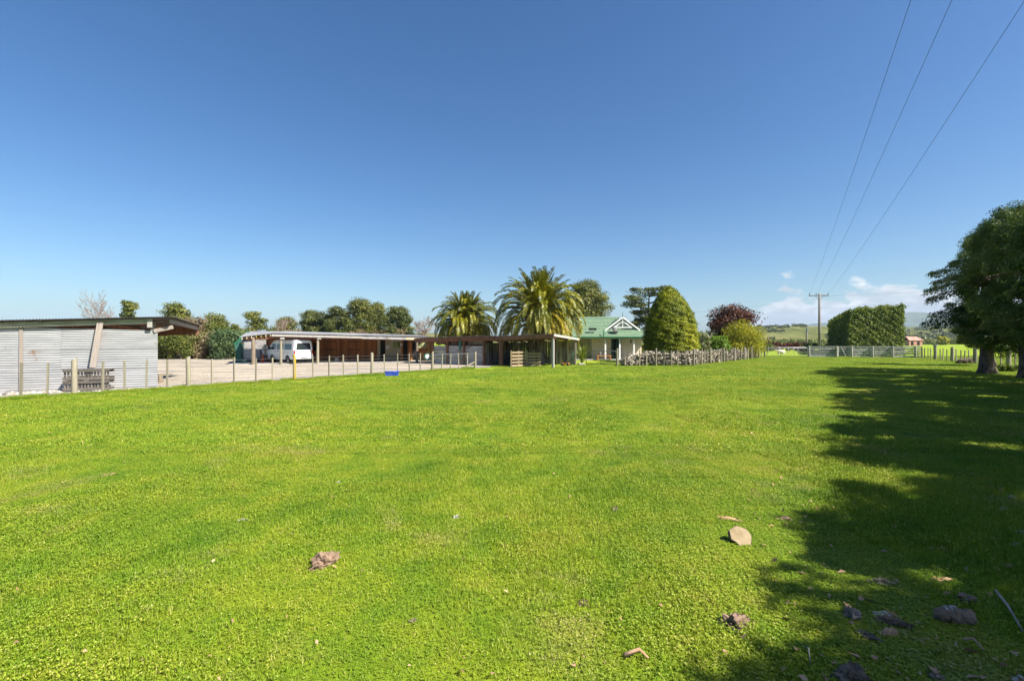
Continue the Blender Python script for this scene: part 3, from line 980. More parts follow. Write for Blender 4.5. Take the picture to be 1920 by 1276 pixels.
piece('post', upost('post_wood'), lean, pp, (0.0, 0, 2), (0.19, 0.19, 1.25))
piece('post', upost('green_iron'), lean, pp + Vector((-0.03, 0.02, 1.2)), (0, -0.03, 2), (0.21, 0.21, 0.85))
stick('corner_post', 'post_wood', lean, B(0.02, 4.2, 0), B(0.02, 4.2, 1.98), 0.11, 0.11, ang_b)
rb = random.Random(9)
s = -0.02
while s < sB(945, 4.05):
    w = rb.choice((0.17, 0.20, 0.23, 0.26))
    z1 = np.interp(s, [a for a, b in prof], [b for a, b in prof]) - 0.42 - rb.uniform(0, 0.12)
    piece('board', ubox('grey_board'), lean, B(s + w / 2, 4.05 + rb.uniform(-.015, .015), rb.uniform(0, 0.05)),
          (rb.uniform(-.01, .01), rb.uniform(-.008, .008), ang_b), (w * rb.uniform(0.92, 0.985), 0.025, z1))
    s += w
fb = MB(); fb.beam(B(0, 4.15, 1.5), B(6.4, 4.15, 1.5), 0.06, 0.10); fb.beam(B(0, 4.15, 0.5), B(6.4, 4.15, 0.5), 0.06, 0.10); fb.build('nogging', M['brown_beam'], lean)
# partition boards on the left of the store bay and three stall fronts
stalls = [(812.5, 837), (841, 868), (872.5, 905.5)]
for (p0, p1) in stalls:
    a1, a0 = sB(p0, 0.25), sB(p1, 0.25)
    n = 3
    for i in range(n):
        z0 = 0.02 + i * 0.50
        piece('stall_panel', ubox('grey_panel'), lean, B((a0 + a1) / 2, 0.25 + rb.uniform(-.01, .01), z0), (0, 0, ang_b), (a1 - a0, 0.03, 0.485))
    for z0 in (1.60, 1.80):
        piece('board', ubox('grey_board'), lean, B((a0 + a1) / 2, 0.62, z0), (0, 0, ang_b), (a1 - a0, 0.03, 0.19))
for px in (811, 839, 870, 907):
    s = sB(px, 0.15)
    stick('stall_post', 'brown_beam', lean, B(s, 0.15, 0), B(s, 0.15, 2.0), 0.13, 0.13, ang_b)
s = sB(907, 0.3)
rb = random.Random(12)
for i in range(16):
    piece('board', ubox('grey_board'), lean, B(s, 0.45 + i * 0.24, 0), (0, 0, ang_b + math.pi / 2), (0.23, 0.025, 1.75))
bw = MB(); bw.box(B(10.2, 4.1, 0.95), (5.2, 0.05, 1.9), ang_b); bw.build('back_lining', M['brown_beam'], lean)

# ================================================================== HOUSE
HX0, HX1 = 5.0, 13.2
house = thing('house', 'cream brick house with green tiled roof and white verandah posts', 'house', (9.5, 48, 0))
EAVE_D, EAVE_Z = 45.5, 2.30
RID_D, RID_Z = 50.6, 4.42
wl = MB()
wl.box(((8.15 + HX1) / 2, 47.4, 1.2), (HX1 - 8.15, 0.2, 2.4))
wl.box((HX1 - 0.1, 51.5, 1.2), (0.2, 8.0, 2.4))
wl.box((8.15 + 0.1, 48.35, 1.2), (0.2, 1.7, 2.4))
wl.box(((HX0 + 8.15) / 2, 49.3, 1.2), (8.15 - HX0, 0.2, 2.4))
wl.box((HX0 + 0.1, 52.4, 1.2), (0.2, 6.0, 2.4))
wl.box(((HX0 + HX1) / 2, 55.5, 1.2), (HX1 - HX0, 0.2, 2.4))
wl.build('wall', M['brick'], house)
pt = MB(); pt.box((10.0, 46.4, 0.05), (8.0, 2.2, 0.1)); pt.build('verandah_floor', M['concrete'], house)


def tiled_slope(mb, e0, e1, r0, r1, n):
    """stepped tile courses from eave edge e0-e1 up to ridge edge r0-r1"""
    e0, e1, r0, r1 = (Vector(p) for p in (e0, e1, r0, r1))
    nrm = (e1 - e0).cross(r0 - e0 if (r0 - e0).length > .1 else r1 - e0).normalized()
    if nrm.z < 0: nrm = -nrm
    for i in range(n):
        t0, t1 = i / n, min(1.0, (i + 1.08) / n)
        a, b = e0.lerp(r0, t0), e1.lerp(r1, t0)
        c, d = e1.lerp(r1, t1), e0.lerp(r0, t1)
        up = nrm * 0.055
        lo = nrm * 0.012
        mb.add([a, b, c, d, a + up, b + up, c + lo, d + lo],
               [(4, 5, 6, 7), (0, 1, 5, 4), (1, 2, 6, 5), (3, 0, 4, 7), (0, 3, 2, 1)])


EL, ER = 4.4, 13.95
rm = MB()
tiled_slope(rm, (EL, EAVE_D, EAVE_Z), (ER, EAVE_D, EAVE_Z), (EL, RID_D, RID_Z), (ER - 2.4, RID_D, RID_Z), 13)
tiled_slope(rm, (ER, EAVE_D, EAVE_Z), (ER, 55.7, EAVE_Z), (ER - 2.4, RID_D, RID_Z), (ER - 2.4, RID_D + .01, RID_Z), 13)
tiled_slope(rm, (ER, 55.7, EAVE_Z), (EL, 55.7, EAVE_Z), (ER - 2.4, RID_D, RID_Z), (EL, RID_D, RID_Z), 13)
roofH = rm.build('roof', M['tile_green'], house)
rc = MB(); rc.tube([(EL, RID_D, RID_Z + .03), (ER - 2.4, RID_D, RID_Z + .03)], 0.09, 8); rc.build('ridge_cap', M['tile_green'], roofH)
rc = MB(); rc.tube([(ER - 2.4, RID_D, RID_Z + .03), (ER, EAVE_D, EAVE_Z + .05)], 0.07, 8); rc.build('ridge_cap', M['tile_green'], roofH)
# front gablet
gx = kx(1167) * 47.2
gw, gz0, gz1 = 1.72, 3.0, 4.27
gd = 47.2
gm = MB()
tiled_slope(gm, (gx - gw, gd - .1, gz0), (gx - gw, RID_D + .3, gz0), (gx, gd - .1, gz1), (gx, RID_D + .3, gz1), 7)
tiled_slope(gm, (gx + gw, gd - .1, gz0), (gx + gw, RID_D + .3, gz0), (gx, gd - .1, gz1), (gx, RID_D + .3, gz1), 7)
gob = gm.build('gable_roof', M['tile_green'], house)
gm = MB(); gm.prism([(gx - gw + .1, gd + .12, gz0), (gx + gw - .1, gd + .12, gz0), (gx, gd + .12, gz1 - .05)], (0, 0.05, 0)); gm.build('gable_wall', M['gable_pale'], house)
gm = MB()
gm.beam((gx - gw - .05, gd - .14, gz0 - .02), (gx, gd - .14, gz1 + .03), 0.05, 0.13)
gm.beam((gx + gw + .05, gd - .142, gz0 - .02), (gx, gd - .142, gz1 + .03), 0.05, 0.13)
gm.build('barge_board', M['white_paint'], house)
gm = MB()        # fretwork: collar, king post and arched struts
gm.box((gx, gd - .12, gz0 + .28), (1.9, 0.05, 0.09))
gm.box((gx, gd - .118, gz0 + .68), (0.06, 0.045, 0.9))
for sg in (-1, 1):
    gm.beam((gx + sg * .85, gd - .116, gz0 + .30), (gx + sg * .05, gd - .116, gz0 + .85), 0.04, 0.06)
    pts = [(gx + sg * (.12 + .62 * t), gd - .112, gz0 + .75 - .42 * t * t) for t in np.linspace(0, 1, 6)]
    gm.tube(pts, 0.03, 6)
gm.build('fretwork', M['white_paint'], house)
gm = MB(); gm.tube([(gx, gd - .1, gz1), (gx, gd - .1, gz1 + .25), (gx, gd - .1, gz1 + .6)], [0.06, 0.035, 0.012], 7); gm.build('finial', M['green_paint'], house)
# gutter, fascia, soffit, verandah posts
gm = MB(); gm.box(((EL + ER) / 2, EAVE_D - .05, EAVE_Z - .03), (ER - EL, 0.12, 0.11)); gm.build('gutter', M['green_paint'], house)
gm = MB(); gm.box(((EL + ER) / 2, EAVE_D + .12, EAVE_Z - .10), (ER - EL - .1, 0.05, 0.14)); gm.build('fascia', M['cream_paint'], house)
gm = MB(); gm.tube([(kx(1132) * 45.4, 45.4, 2.3), (kx(1132) * 45.4, 45.4, 2.75), (kx(1132) * 45.6, 45.9, 2.95)], 0.05, 7); gm.build('flue_pipe', M['green_paint'], house)
for px in (1135, 1162, 1188.6, 1214.6):
    x = kx(px) * 45.75
    vp = obj('verandah_post', None, house)
    gm = MB(); gm.box((x, 45.75, 1.18), (0.14, 0.14, 2.16)); gm.build('shaft', M['white_paint'], vp)
    gm = MB(); gm.box((x, 45.75, 0.16), (0.20, 0.20, 0.14)); gm.box((x, 45.75, 2.05), (0.20, 0.20, 0.08)); gm.build('collar', M['white_paint'], vp)
# front door with sidelight, lamp
x0, x1 = kx(1146.5) * 47.3, kx(1163.5) * 47.3
dr = obj('front_door', None, house)
gm = MB()
for x in (x0, (x0 * .42 + x1 * .58), x1): gm.box((x, 47.27, 1.12), (0.07, 0.08, 2.05))
gm.box(((x0 + x1) / 2, 47.268, 2.13), (x1 - x0 + .07, 0.075, 0.08)); gm.box(((x0 + x1) / 2, 47.268, 0.16), (x1 - x0 + .07, 0.075, 0.10))
gm.build('frame', M['green_paint'], dr)
for (a, b_) in ((x0 + .035, x0 * .42 + x1 * .58 - .035), (x0 * .42 + x1 * .58 + .035, x1 - .035)):
    gm = MB(); gm.box(((a + b_) / 2, 47.285, 1.14), (b_ - a, 0.012, 1.9)); gm.build('pane', M['glass'], dr)
gm = MB(); gm.box((x1 - .5, 47.22, 1.08), (0.03, 0.05, 0.12)); gm.build('handle', M['steel'], dr)
x = kx(1182.5) * 47.2
gm = MB(); gm.tube([(x, 47.29, 1.98), (x, 47.12, 2.05), (x, 47.08, 1.95)], 0.018, 6); gm.tube([(x, 47.08, 1.95), (x, 47.08, 1.88), (x, 47.08, 1.70), (x, 47.08, 1.66)], [0.03, 0.09, 0.06, 0.02], 8)
gm.build('wall_lantern', M['black_plastic'], house)
# satellite dish on the verandah roof and a small dark vent unit
dc = Vector((kx(1152) * 46.4, 46.3, 2.98))
gm = MB()
dn = Vector((0.55, -0.5, 0.65)).normalized()
a = dn.cross(Z).normalized(); b_ = dn.cross(a)
ring = []
vs = [dc - dn * 0.09]
for r_, dz in ((0.16, -0.07), (0.30, -0.03), (0.40, 0.02)):
    for kk in range(14):
        tt = 2 * math.pi * kk / 14
        vs.append(dc + (a * math.cos(tt) + b_ * math.sin(tt)) * r_ + dn * dz)
fs = [(0, 1 + kk, 1 + (kk + 1) % 14) for kk in range(14)]
for r_ in range(2):
    for kk in range(14):
        fs.append((1 + r_ * 14 + kk, 1 + r_ * 14 + (kk + 1) % 14, 1 + (r_ + 1) * 14 + (kk + 1) % 14, 1 + (r_ + 1) * 14 + kk))
gm.add(vs, fs); gm.tube([dc - dn * .08, dc - dn * .16 - Z * .25, dc - Z * .42], 0.025, 6); gm.tube([dc - b_ * .36, dc + dn * .36], 0.012, 5)
sm = gm.build('satellite_dish', M['black_plastic'], house)
vc = at(1111, 616.5, 46.3)
gm = MB(); gm.box(vc, (0.75, 0.30, 0.20)); gm.build('roof_vent', M['black_plastic'], house)
gm = MB(); gm.tube([vc + Vector((-.2, 0, -.1)), vc + Vector((-.22, 0, -.42))], 0.03, 6); gm.tube([vc + Vector((.2, 0, -.1)), vc + Vector((.2, 0, -.35))], 0.03, 6); gm.build('vent_leg', M['white_paint'], house)

# ================================================================== VEGETATION
def unit(v):
    return v / np.maximum(np.linalg.norm(v, axis=1, keepdims=True), 1e-9)


def leaf_mesh(name, P, NR, L, W, mat, rng, droop=0.0, along=None):
    """one diamond leaf per point, facing roughly along NR"""
    n = len(P)
    NR = unit(NR)
    if along is None:
        T = rng.normal(size=(n, 3))
    else:
        T = along + 0.45 * rng.normal(size=(n, 3))
    T = T - NR * np.sum(T * NR, 1, keepdims=True)
    T = unit(T)
    T[:, 2] -= droop
    T = unit(T)
    Bv = unit(np.cross(NR, T))
    l = (L * rng.uniform(0.6, 1.3, n))[:, None] * 0.5
    w = (W * rng.uniform(0.6, 1.3, n))[:, None] * 0.5
    bend = NR * (l * 0.35)
    V = np.empty((n, 4, 3))
    V[:, 0] = P - T * l - bend * 0.3
    V[:, 1] = P + Bv * w + T * l * 0.1
    V[:, 2] = P + T * l - bend
    V[:, 3] = P - Bv * w + T * l * 0.1
    V = V.reshape(-1, 3)
    Fq = np.arange(n * 4).reshape(n, 4)
    return mesh_np(name, V, Fq, mat)


def sphere_dirs(rng, n):
    return unit(rng.normal(size=(n, 3)))


def clump_points(rng, C, R, n):
    """points in the outer shells of ellipsoid clumps: C (m,3) R (m,3)"""
    m = len(C)
    idx = rng.integers(0, m, n)
    u = sphere_dirs(rng, n)
    r = 0.35 + 0.75 * np.sqrt(rng.random(n)) + 0.10 * rng.normal(size=n)
    P = C[idx] + R[idx] * u * r[:, None]
    NR = u + 0.55 * rng.normal(size=(n, 3)) + np.array([0, 0, 0.25])
    return P, NR


def tree_obj(name, label, cat, base, group, trunk_mb, trunk_mat, crown_me, rz=0):
    t_ = thing(name, label, cat, base, rz, group, local=True)
    if trunk_mb is not None:
        obj('trunk', trunk_mb.mesh('trunk', M[trunk_mat], True), t_)
    if crown_me is not None:
        obj('crown', crown_me, t_)
    return t_


def pine(label, px, D, top_y, width_px, mat='leaf_pine', seed=1, base_frac=0.35, nclump=42, nleaf=7000, name='pine_tree', flat=0.55,
         group='pines behind the sheds', lean=0.0, shape='dome', leafL=0.34, leafW=0.14, z0=0.0):
    rng = np.random.default_rng(seed)
    base = Vector((kx(px) * D, D, z0))
    h = CAM_H + (640 - top_y) / F * D - z0
    w = width_px / F * D * 1.12
    C, R, tb = [], [], MB()
    tr = max(0.12, h * 0.028)
    bend = rng.uniform(-.04, .04, 2) * h
    trunk = [(bend[0] * t_ ** 2 + lean * h * t_, bend[1] * t_ ** 2, h * 0.9 * t_) for t_ in np.linspace(0, 1, 7)]
    tb.tube(trunk, [tr * (1.25 - 1.05 * t_) for t_ in np.linspace(0, 1, 7)], 8)
    for i in range(nclump):
        t_ = (i + rng.random()) / nclump
        zz = base_frac + (1 - base_frac) * t_
        if shape == 'dome':
            env = math.sqrt(max(0.03, 1 - ((zz - base_frac * .9) / (1.02 - base_frac * .9)) ** 2)) * (0.75 + .25 * math.sin(7 * zz + seed))
        elif shape == 'spread':
            env = 0.45 + 0.55 * math.sin(min(1, (zz - base_frac) / (1 - base_frac) * 1.15) * math.pi * .62)
        else:
            env = 1.08 - zz * 0.75
        a = rng.uniform(0, 2 * math.pi)
        rr = w / 2 * env * math.sqrt(rng.uniform(0.06, 1.0)) * 0.86
        cx, cy, cz = rr * math.cos(a) + lean * h * zz, rr * math.sin(a), h * zz * 0.97 - 0.1
        cr = w * rng.uniform(0.10, 0.19)
        C.append((cx, cy, cz)); R.append((cr, cr, cr * flat))
        if i % 2 == 0 and rr > 0.15 * w:
            z_s = max(h * 0.18, cz - rr * rng.uniform(.35, .8))
            q = z_s / (h * 0.9)
            st_ = Vector((bend[0] * q * q + lean * h * q, bend[1] * q * q, z_s))
            md = st_.lerp(Vector((cx, cy, cz)), 0.5) + Vector((0, 0, -0.05 * h))
            tb.tube([st_, md, (cx, cy, cz)], [tr * .42, tr * .28, tr * .10], 5, cap=False)
    P, NR = clump_points(rng, np.array(C), np.array(R), nleaf)
    me = leaf_mesh('crown', P, NR, leafL, leafW, M[mat], rng)
    return tree_obj(name, label, 'tree', base, group, tb, 'bark', me)


def bush(label, px, D, top_y, width_px, mat, seed=1, nleaf=3500, name='shrub', cat='shrub', group=None, L=0.20, W=0.10, depth=None,
         rough=0.2, z0=0.0, ncl=34, bottom=0.08, vert=0.0, trunk='bark', stemmy=True):
    rng = np.random.default_rng(seed + 100)
    base = Vector((kx(px) * D, D, z0))
    h = CAM_H + (640 - top_y) / F * D - z0
    w = width_px / F * D
    d = depth or w * 0.8
    u = sphere_dirs(rng, ncl)
    u[:, 2] = rng.uniform(-.62, 1.0, ncl)
    u[:, :2] *= np.sqrt(np.clip(1.15 - u[:, 2:3] ** 2, 0.1, 1))
    rr = 0.5 + 0.5 * rng.random(ncl)
    C = np.stack([u[:, 0] * w * .40 * rr, u[:, 1] * d * .40 * rr, h * (0.40 + 0.50 * u[:, 2] * rr)], 1)
    C[:, 2] = np.maximum(C[:, 2], h * bottom)
    cr = rng.uniform(.12, .22, ncl) * min(w, h * 1.4)
    R = np.stack([cr, cr * d / w, cr * 0.8], 1)
    P, NR = clump_points(rng, C, R, nleaf)
    P[:, 2] = np.abs(P[:, 2] - 0.05) + 0.05
    me = leaf_mesh('crown', P, NR, L, W, M[mat], rng, along=np.tile(np.array([[0, 0, vert]]), (nleaf, 1)) if vert else None)
    tb = MB()
    for i in range(0, ncl, 3):
        c = Vector(C[i])
        tb.tube([(rng.normal() * .05 * w, rng.normal() * .05 * d, 0), (c.x * .5, c.y * .5, c.z * .55), c], [0.05 + .008 * w, 0.03 + .004 * w, 0.012], 5, cap=False)
    return tree_obj(name, label, cat, base, group, tb, trunk, me)


def bare_tree(label, px, D, top_y, width_px, seed=1, name='bare_tree', depth=5, group='leafless trees', mat='twig', z0=0.0, rad=None, thin=0.62):
    rng = random.Random(seed)
    base = Vector((kx(px) * D, D, z0))
    h = CAM_H + (640 - top_y) / F * D - z0
    w = width_px / F * D
    tb, tw = MB(), MB()
    lim = w / 2

    def grow(p, d, L, r, lev):
        n = 3
        pts, rs = [p], [r]
        q, dd = p.copy(), d.copy()
        for i in range(n):
            dd = (dd + Vector((rng.gauss(0, .16), rng.gauss(0, .16), rng.gauss(0.06, .08)))).normalized()
            q = q + dd * (L / n)
            if q.z > h: q.z = h - rng.random() * .2
            pts.append(q.copy()); rs.append(r * (1 - 0.5 * (i + 1) / n))
        (tb if lev < 2 else tw).tube(pts, rs, 6 if lev < 2 else 3, cap=False)
        if lev >= depth: return
        k = 4 if lev < 2 else 3
        for i in range(k):
            ax = Vector((rng.gauss(0, 1), rng.gauss(0, 1), rng.gauss(0.25, .5))).normalized()
            nd = (dd * 0.8 + ax * 0.75).normalized()
            j = rng.choice((1, 2, 3)) if lev else rng.choice((2, 3))
            grow(pts[j].copy(), nd, L * rng.uniform(.6, .82), max(rs[j] * thin, 0.024), lev + 1)

    grow(Vector((0, 0, 0)), Vector((0, 0, 1)), h * 0.36, rad or max(.09, h * 0.022), 0)
    xs_ = np.array(tw.v)
    sx = lim / max(0.1, np.percentile(np.abs(xs_[:, 0]), 97))
    for mb in (tb, tw):
        mb.v = [(v[0] * sx, v[1] * sx, v[2]) for v in mb.v]
    t_ = thing(name, label, 'tree', base, 0, group, local=True)
    obj('trunk', tb.mesh('trunk', M[mat], True), t_)
    obj('twigs', tw.mesh('twigs', M[mat], False), t_)
    return t_


# ---- the clipped cypress row on the right: its crowns shade the lawn
def cypress_mesh(seed, h, rx, ry, nleaf, L, W, zlo=1.05, sprays=True):
    rng = np.random.default_rng(seed)
    C, R = [], []
    n = 230
    for i in range(n):
        u = rng.normal(size=3); u /= np.linalg.norm(u)
        u = np.sign(u) * np.abs(u) ** 0.62          # boxy, clipped outline
        rr = rng.uniform(0.66, 0.98)
        zc = (h + zlo) / 2
        c = np.array([u[0] * rx * rr, u[1] * ry * rr, zc + u[2] * (h - zlo) / 2 * rr])
        if c[2] < zlo + 1.0:                        # undercut below
            f = 0.62 + 0.38 * (c[2] - zlo) / 1.0
            c[0] *= f; c[1] *= f
        if c[2] > h - 1.3:                          # rounded shoulder
            f = 1 - 0.30 * ((c[2] - (h - 1.3)) / 1.3) ** 2
            c[0] *= f; c[1] *= f
        r = rng.uniform(.30, .72)
        C.append(c); R.append((r, r, r * .55))
    C = np.array(C); R = np.array(R)
    P, NR = clump_points(rng, C, R, nleaf)
    out_dir = P * np.array([1, 1, 0.15]); out_dir[:, 2] -= 0.3
    V = leaf_mesh('crown', P, NR, L, W, M['leaf_cypress'], rng, along=unit(out_dir) * 1.2, droop=0.25)
    return V


def cypress_trunk(seed, h, r):
    rg = random.Random(seed)
    tb = MB()
    pts, rs = [], []
    for i in range(8):
        t_ = i / 7
        pts.append((rg.uniform(-.12, .12) * t_, rg.uniform(-.12, .12) * t_, h * .8 * t_))
        rs.append(r * (1.45 if i == 0 else 1.08 if i == 1 else 1 - .75 * t_))
    pts[1] = (0, 0, 0.35)
    tb.tube(pts, rs, 12)
    for k in range(5):                              # root flare
        a = k * 1.26 + rg.random()
        tb.tube([(math.cos(a) * r * .7, math.sin(a) * r * .7, .55), (math.cos(a) * r * 1.2, math.sin(a) * r * 1.2, .12), (math.cos(a) * r * 1.9, math.sin(a) * r * 1.9, -.05)], [r * .42, r * .36, r * .12], 7)
    for k in range(16):
        a = rg.uniform(0, 6.28); z_ = rg.uniform(1.5, h * .75)
        l = rg.uniform(1.4, 3.0)
        p0 = Vector((0, 0, z_)); p1 = p0 + Vector((math.cos(a) * l * .5, math.sin(a) * l * .5, l * .12)); p2 = p0 + Vector((math.cos(a) * l, math.sin(a) * l, l * rg.uniform(-.05, .35)))
        tb.tube([p0, p1, p2], [r * .26, r * .18, r * .06], 6, cap=False)
    return tb


row = [(27.4, 26.8, 7.9, 2.0), (25.95, 23.4, 8.8, 2.4), (24.15, 19.6, 8.3, 2.6), (22.0, 16.6, 7.8, 2.5), (19.75, 13.6, 7.4, 2.5), (17.8, 10.6, 7.9, 2.5),
       (15.5, 7.6, 7.6, 2.4), (13.4, 4.8, 7.7, 2.4), (11.6, 2.2, 7.6, 2.4), (9.5, -0.4, 7.6, 2.4), (7.7, -2.8, 7.6, 2.4)]
cyl = ['big cypress with thick bare trunk standing at the shadow edge', 'tall dark cypress cut by the right picture edge, thin trunk just showing']
me_near = cypress_mesh(21, 8.0, 3.0, 3.2, 110000, 0.13, 0.042)
me_far = cypress_mesh(22, 8.0, 3.0, 3.2, 60000, 0.26, 0.10)
for i, (x, y, h, r) in enumerate(row):
    lab = cyl[i] if i < 2 else 'clipped cypress of the row outside the picture that shades the lawn'
    t_ = thing('cypress_tree', lab, 'tree', (x, y, 0), 0, 'row of cypress trees on the right', local=True)
    obj('trunk', cypress_trunk(40 + i, h, 0.33 if i == 0 else 0.28).mesh('trunk', M['bark'], True), t_)
    obj('crown', me_near if i < 3 else me_far, t_, loc=(0.7 if i == 0 else 0, 0, 0), rot=(0, 0, -0.57 + (math.pi if i % 2 else 0)), scale=(r / 3.0, 1.0 if i < 2 else 0.92, h / 8.0))
# loose sprays hanging from the first cypress towards the paddock
rng = np.random.default_rng(77)
t0_ = bpy.data.objects['cypress_tree']
for k, (px, py, L_, dz) in enumerate(((1737, 512, 1.6, -.15), (1729, 545, 1.9, -.35), (1732, 562, 1.8, -.5), (1744, 530, 1.5, -.3), (1722, 606, 3.0, -.55), (1742, 612, 2.6, -.5), (1738, 590, 2.2, -.45))):
    tip = at(px, py, 26.2 + 0.3 * (k % 3)) - Vector((27.25, 26.8, 0))
    root = tip + Vector((L_, 0.15, -dz * .9 + .1))
    tb = MB(); tb.tube([root, root.lerp(tip, .5) + Vector((0, 0, .1)), tip], [0.035, 0.022, 0.008], 5, cap=False)
    br_ = obj('branch', tb.mesh('branch', M['bark'], True), t0_)
    n_ = 420
    tt = rng.random(n_) ** 0.8
    P = np.array(root)[None] + (np.array(tip) - np.array(root))[None] * tt[:, None] + rng.normal(size=(n_, 3)) * np.array([.10, .16, .09]) * (1.3 - tt[:, None] * .7)
    P[:, 2] -= rng.random(n_) ** 2 * 0.28
    me = leaf_mesh('spray', P, rng.normal(size=(n_, 3)), 0.17, 0.05, M['leaf_silver'] if k in (0, 1, 3) else M['leaf_cypress'], rng, along=np.tile([[-1.0, 0, -.6]], (n_, 1)), droop=.3)
    obj('spray', me, br_)['kind'] = 'stuff'
# narrow tree hidden behind the big trunk that throws the thin far shadow
tb = cypress_trunk(61, 8.2, 0.26)
t_ = thing('cypress_tree', 'slim cypress half hidden behind the thick bare trunk', 'tree', (35.6, 34.6, 0), 0, 'row of cypress trees on the right', local=True)
obj('trunk', tb.mesh('trunk', M['bark'], True), t_)
obj('crown', me_far, t_, scale=(0.33, 0.36, 1.02))
# a small nettle patch and fallen branches at the trunk foot
bush('dark low weeds growing beside the thick cypress trunk', 1890, 28.6, 681, 60, 'leaf_hedge', 5, 900, name='weed_clump', cat='weeds', L=.16, W=.06, depth=1.2)

# ---- clipped box hedge beyond the rail fence
def hedge_mesh(seed, x0, x1, y0, y1, ztop, n, mat, L, W):
    rng = np.random.default_rng(seed)
    P, NR = [], []
    areas = {'f': (x1 - x0) * 6.5, 'l': (y1 - y0) * 6.5, 'r': (y1 - y0) * 6.5, 't': (x1 - x0) * (y1 - y0), 'b': (x1 - x0) * 3}
    tot = sum(areas.values())
    for kf, ar in areas.items():
        m_ = int(n * ar / tot)
        a, b_ = rng.random(m_), rng.random(m_)
        x = x0 + (x1 - x0) * a; y = y0 + (y1 - y0) * b_
        nr = np.zeros((m_, 3))
        zt = ztop(x)
        if kf == 'f': y = np.full(m_, y0); z_ = zt * b_; nr[:, 1] = -1
        elif kf == 'b': y = np.full(m_, y1); z_ = zt * b_; nr[:, 1] = 1
        elif kf == 'l': x = np.full(m_, x0); z_ = ztop(x) * a; nr[:, 0] = -1
        elif kf == 'r': x = np.full(m_, x1); z_ = ztop(x) * a; nr[:, 0] = 1
        else: z_ = zt.copy(); nr[:, 2] = 1
        # lumps: layered sprays pushed in and out
        lump = 0.22 * np.sin(x * 3.1 + z_ * 1.3) * np.sin(z_ * 5.2 + x * .7) + 0.16 * np.sin(x * 7.3 + 1) * np.sin(z_ * 9.1 + y * 2) + rng.normal(size=m_) * .10 - rng.random(m_) ** 2 * .45
        p_ = np.stack([x, y, z_], 1) + nr * lump[:, None]
        # rounded corners
        P.append(p_); NR.append(nr + .7 * rng.normal(size=(m_, 3)) + np.array([0, 0, .35]))
    P = np.concatenate(P); NR = np.concatenate(NR)
    cx_, cy_ = (x0 + x1) / 2, (y0 + y1) / 2
    return leaf_mesh('crown', P - np.array([cx_, cy_, 0]), NR, L, W, M[mat], rng, along=np.tile([[.3, -.4, -.3]], (len(P), 1)))


D_h = 62.0
hx0, hx1 = kx(1592) * D_h, kx(1696) * D_h
HL, SHR = 34.0, 0.60                # the hedge runs back and to the right
t_ = thing('clipped_hedge', 'tall clipped dark green conifer hedge behind the rail fence', 'hedge', ((hx0 + hx1) / 2, D_h, 0), local=True)


def shear(me, yc):
    co = np.empty(len(me.vertices) * 3, dtype=np.float32)
    me.vertices.foreach_get('co', co)
    co = co.reshape(-1, 3)
    co[:, 1] += yc
    co[:, 0] += co[:, 1] * SHR
    me.vertices.foreach_set('co', co.ravel())
    me.update()
    return me


ztop_ = lambda x: 6.1 + 0.65 * (x - hx0) / (hx1 - hx0) + .10 * np.sin(x * 2.3)
obj('crown', shear(hedge_mesh(5, hx0, hx1, D_h, D_h + 5.0, ztop_, 30000, 'leaf_hedge', .26, .11), 2.5), t_)
obj('crown', shear(hedge_mesh(6, hx0, hx1, D_h + 5.0, D_h + HL, ztop_, 26000, 'leaf_hedge', .42, .20), 5.0 + (HL - 5) / 2), t_)
tb = MB()
for q in range(12):
    for r_ in (-2.2, 0, 2.2): tb.tube([(r_ + (1.5 + q * 2.7) * SHR, 1.5 + q * 2.7, 0), (r_ + (1.5 + q * 2.7) * SHR, 1.6 + q * 2.7, 3), (r_ + (1.5 + q * 2.7) * SHR, 1.5 + q * 2.7, 5.6)], [.2, .15, .05], 6)
obj('trunk', tb.mesh('trunk', M['bark'], True), t_)
core = MB()
hw_ = (hx1 - hx0) / 2 - .8
core.prism([(-hw_ + SHR, 1.0, .1), (hw_ + SHR, 1.0, .1), (hw_ + (HL - 1) * SHR, HL - 1, .1), (-hw_ + (HL - 1) * SHR, HL - 1, .1)], (0, 0, 5.1))
obj('inner_branches', core.mesh('inner', M['bark'], False), t_)  # solid dark block standing in for the shade inside the hedge

# ---- conifer beside the house
rng = np.random.default_rng(31)
Dc = 40.5
xb = kx(1260) * Dc
hc = CAM_H + (640 - 531) / F * Dc
n_ = 70000
tt = rng.random(n_ * 2)
env = 2.36 * (1 - tt ** 2.7) ** 0.80 + .10
env *= np.where(tt < .18, .84 + .9 * tt, 1.0)
tt = tt[rng.random(n_ * 2) * 2.5 < env][:n_]
n_ = len(tt)
env = 2.36 * (1 - tt ** 2.7) ** 0.80 + .10
env *= np.where(tt < .18, .84 + .9 * tt, 1.0)
aa = rng.uniform(0, 2 * math.pi, n_)
zz_ = .1 + (hc - .35) * tt
lump = .5 * np.sin(aa * 5 + zz_ * 2.1) * np.sin(zz_ * 3.4 + aa * 2) + .5 * np.sin(aa * 11 + zz_ * 5.3 + 1) * np.sin(zz_ * 7.7 - aa * 3)
rr = env * (.93 + .12 * lump) - rng.random(n_) ** 1.6 * .75 * np.clip(env, 0, 1) + rng.normal(size=n_) * .05
P = np.stack([rr * np.cos(aa) - .25 * tt, rr * np.sin(aa), zz_ + .10 * lump], 1)
NR = np.stack([np.cos(aa), np.sin(aa), np.full(n_, .35)], 1) + .55 * rng.normal(size=(n_, 3))
al = P * np.array([.35, .35, 0]) + np.array([0, 0, 1.0])
me = leaf_mesh('crown', P, NR, .165, .06, M['leaf_conifer'], rng, along=unit(al))
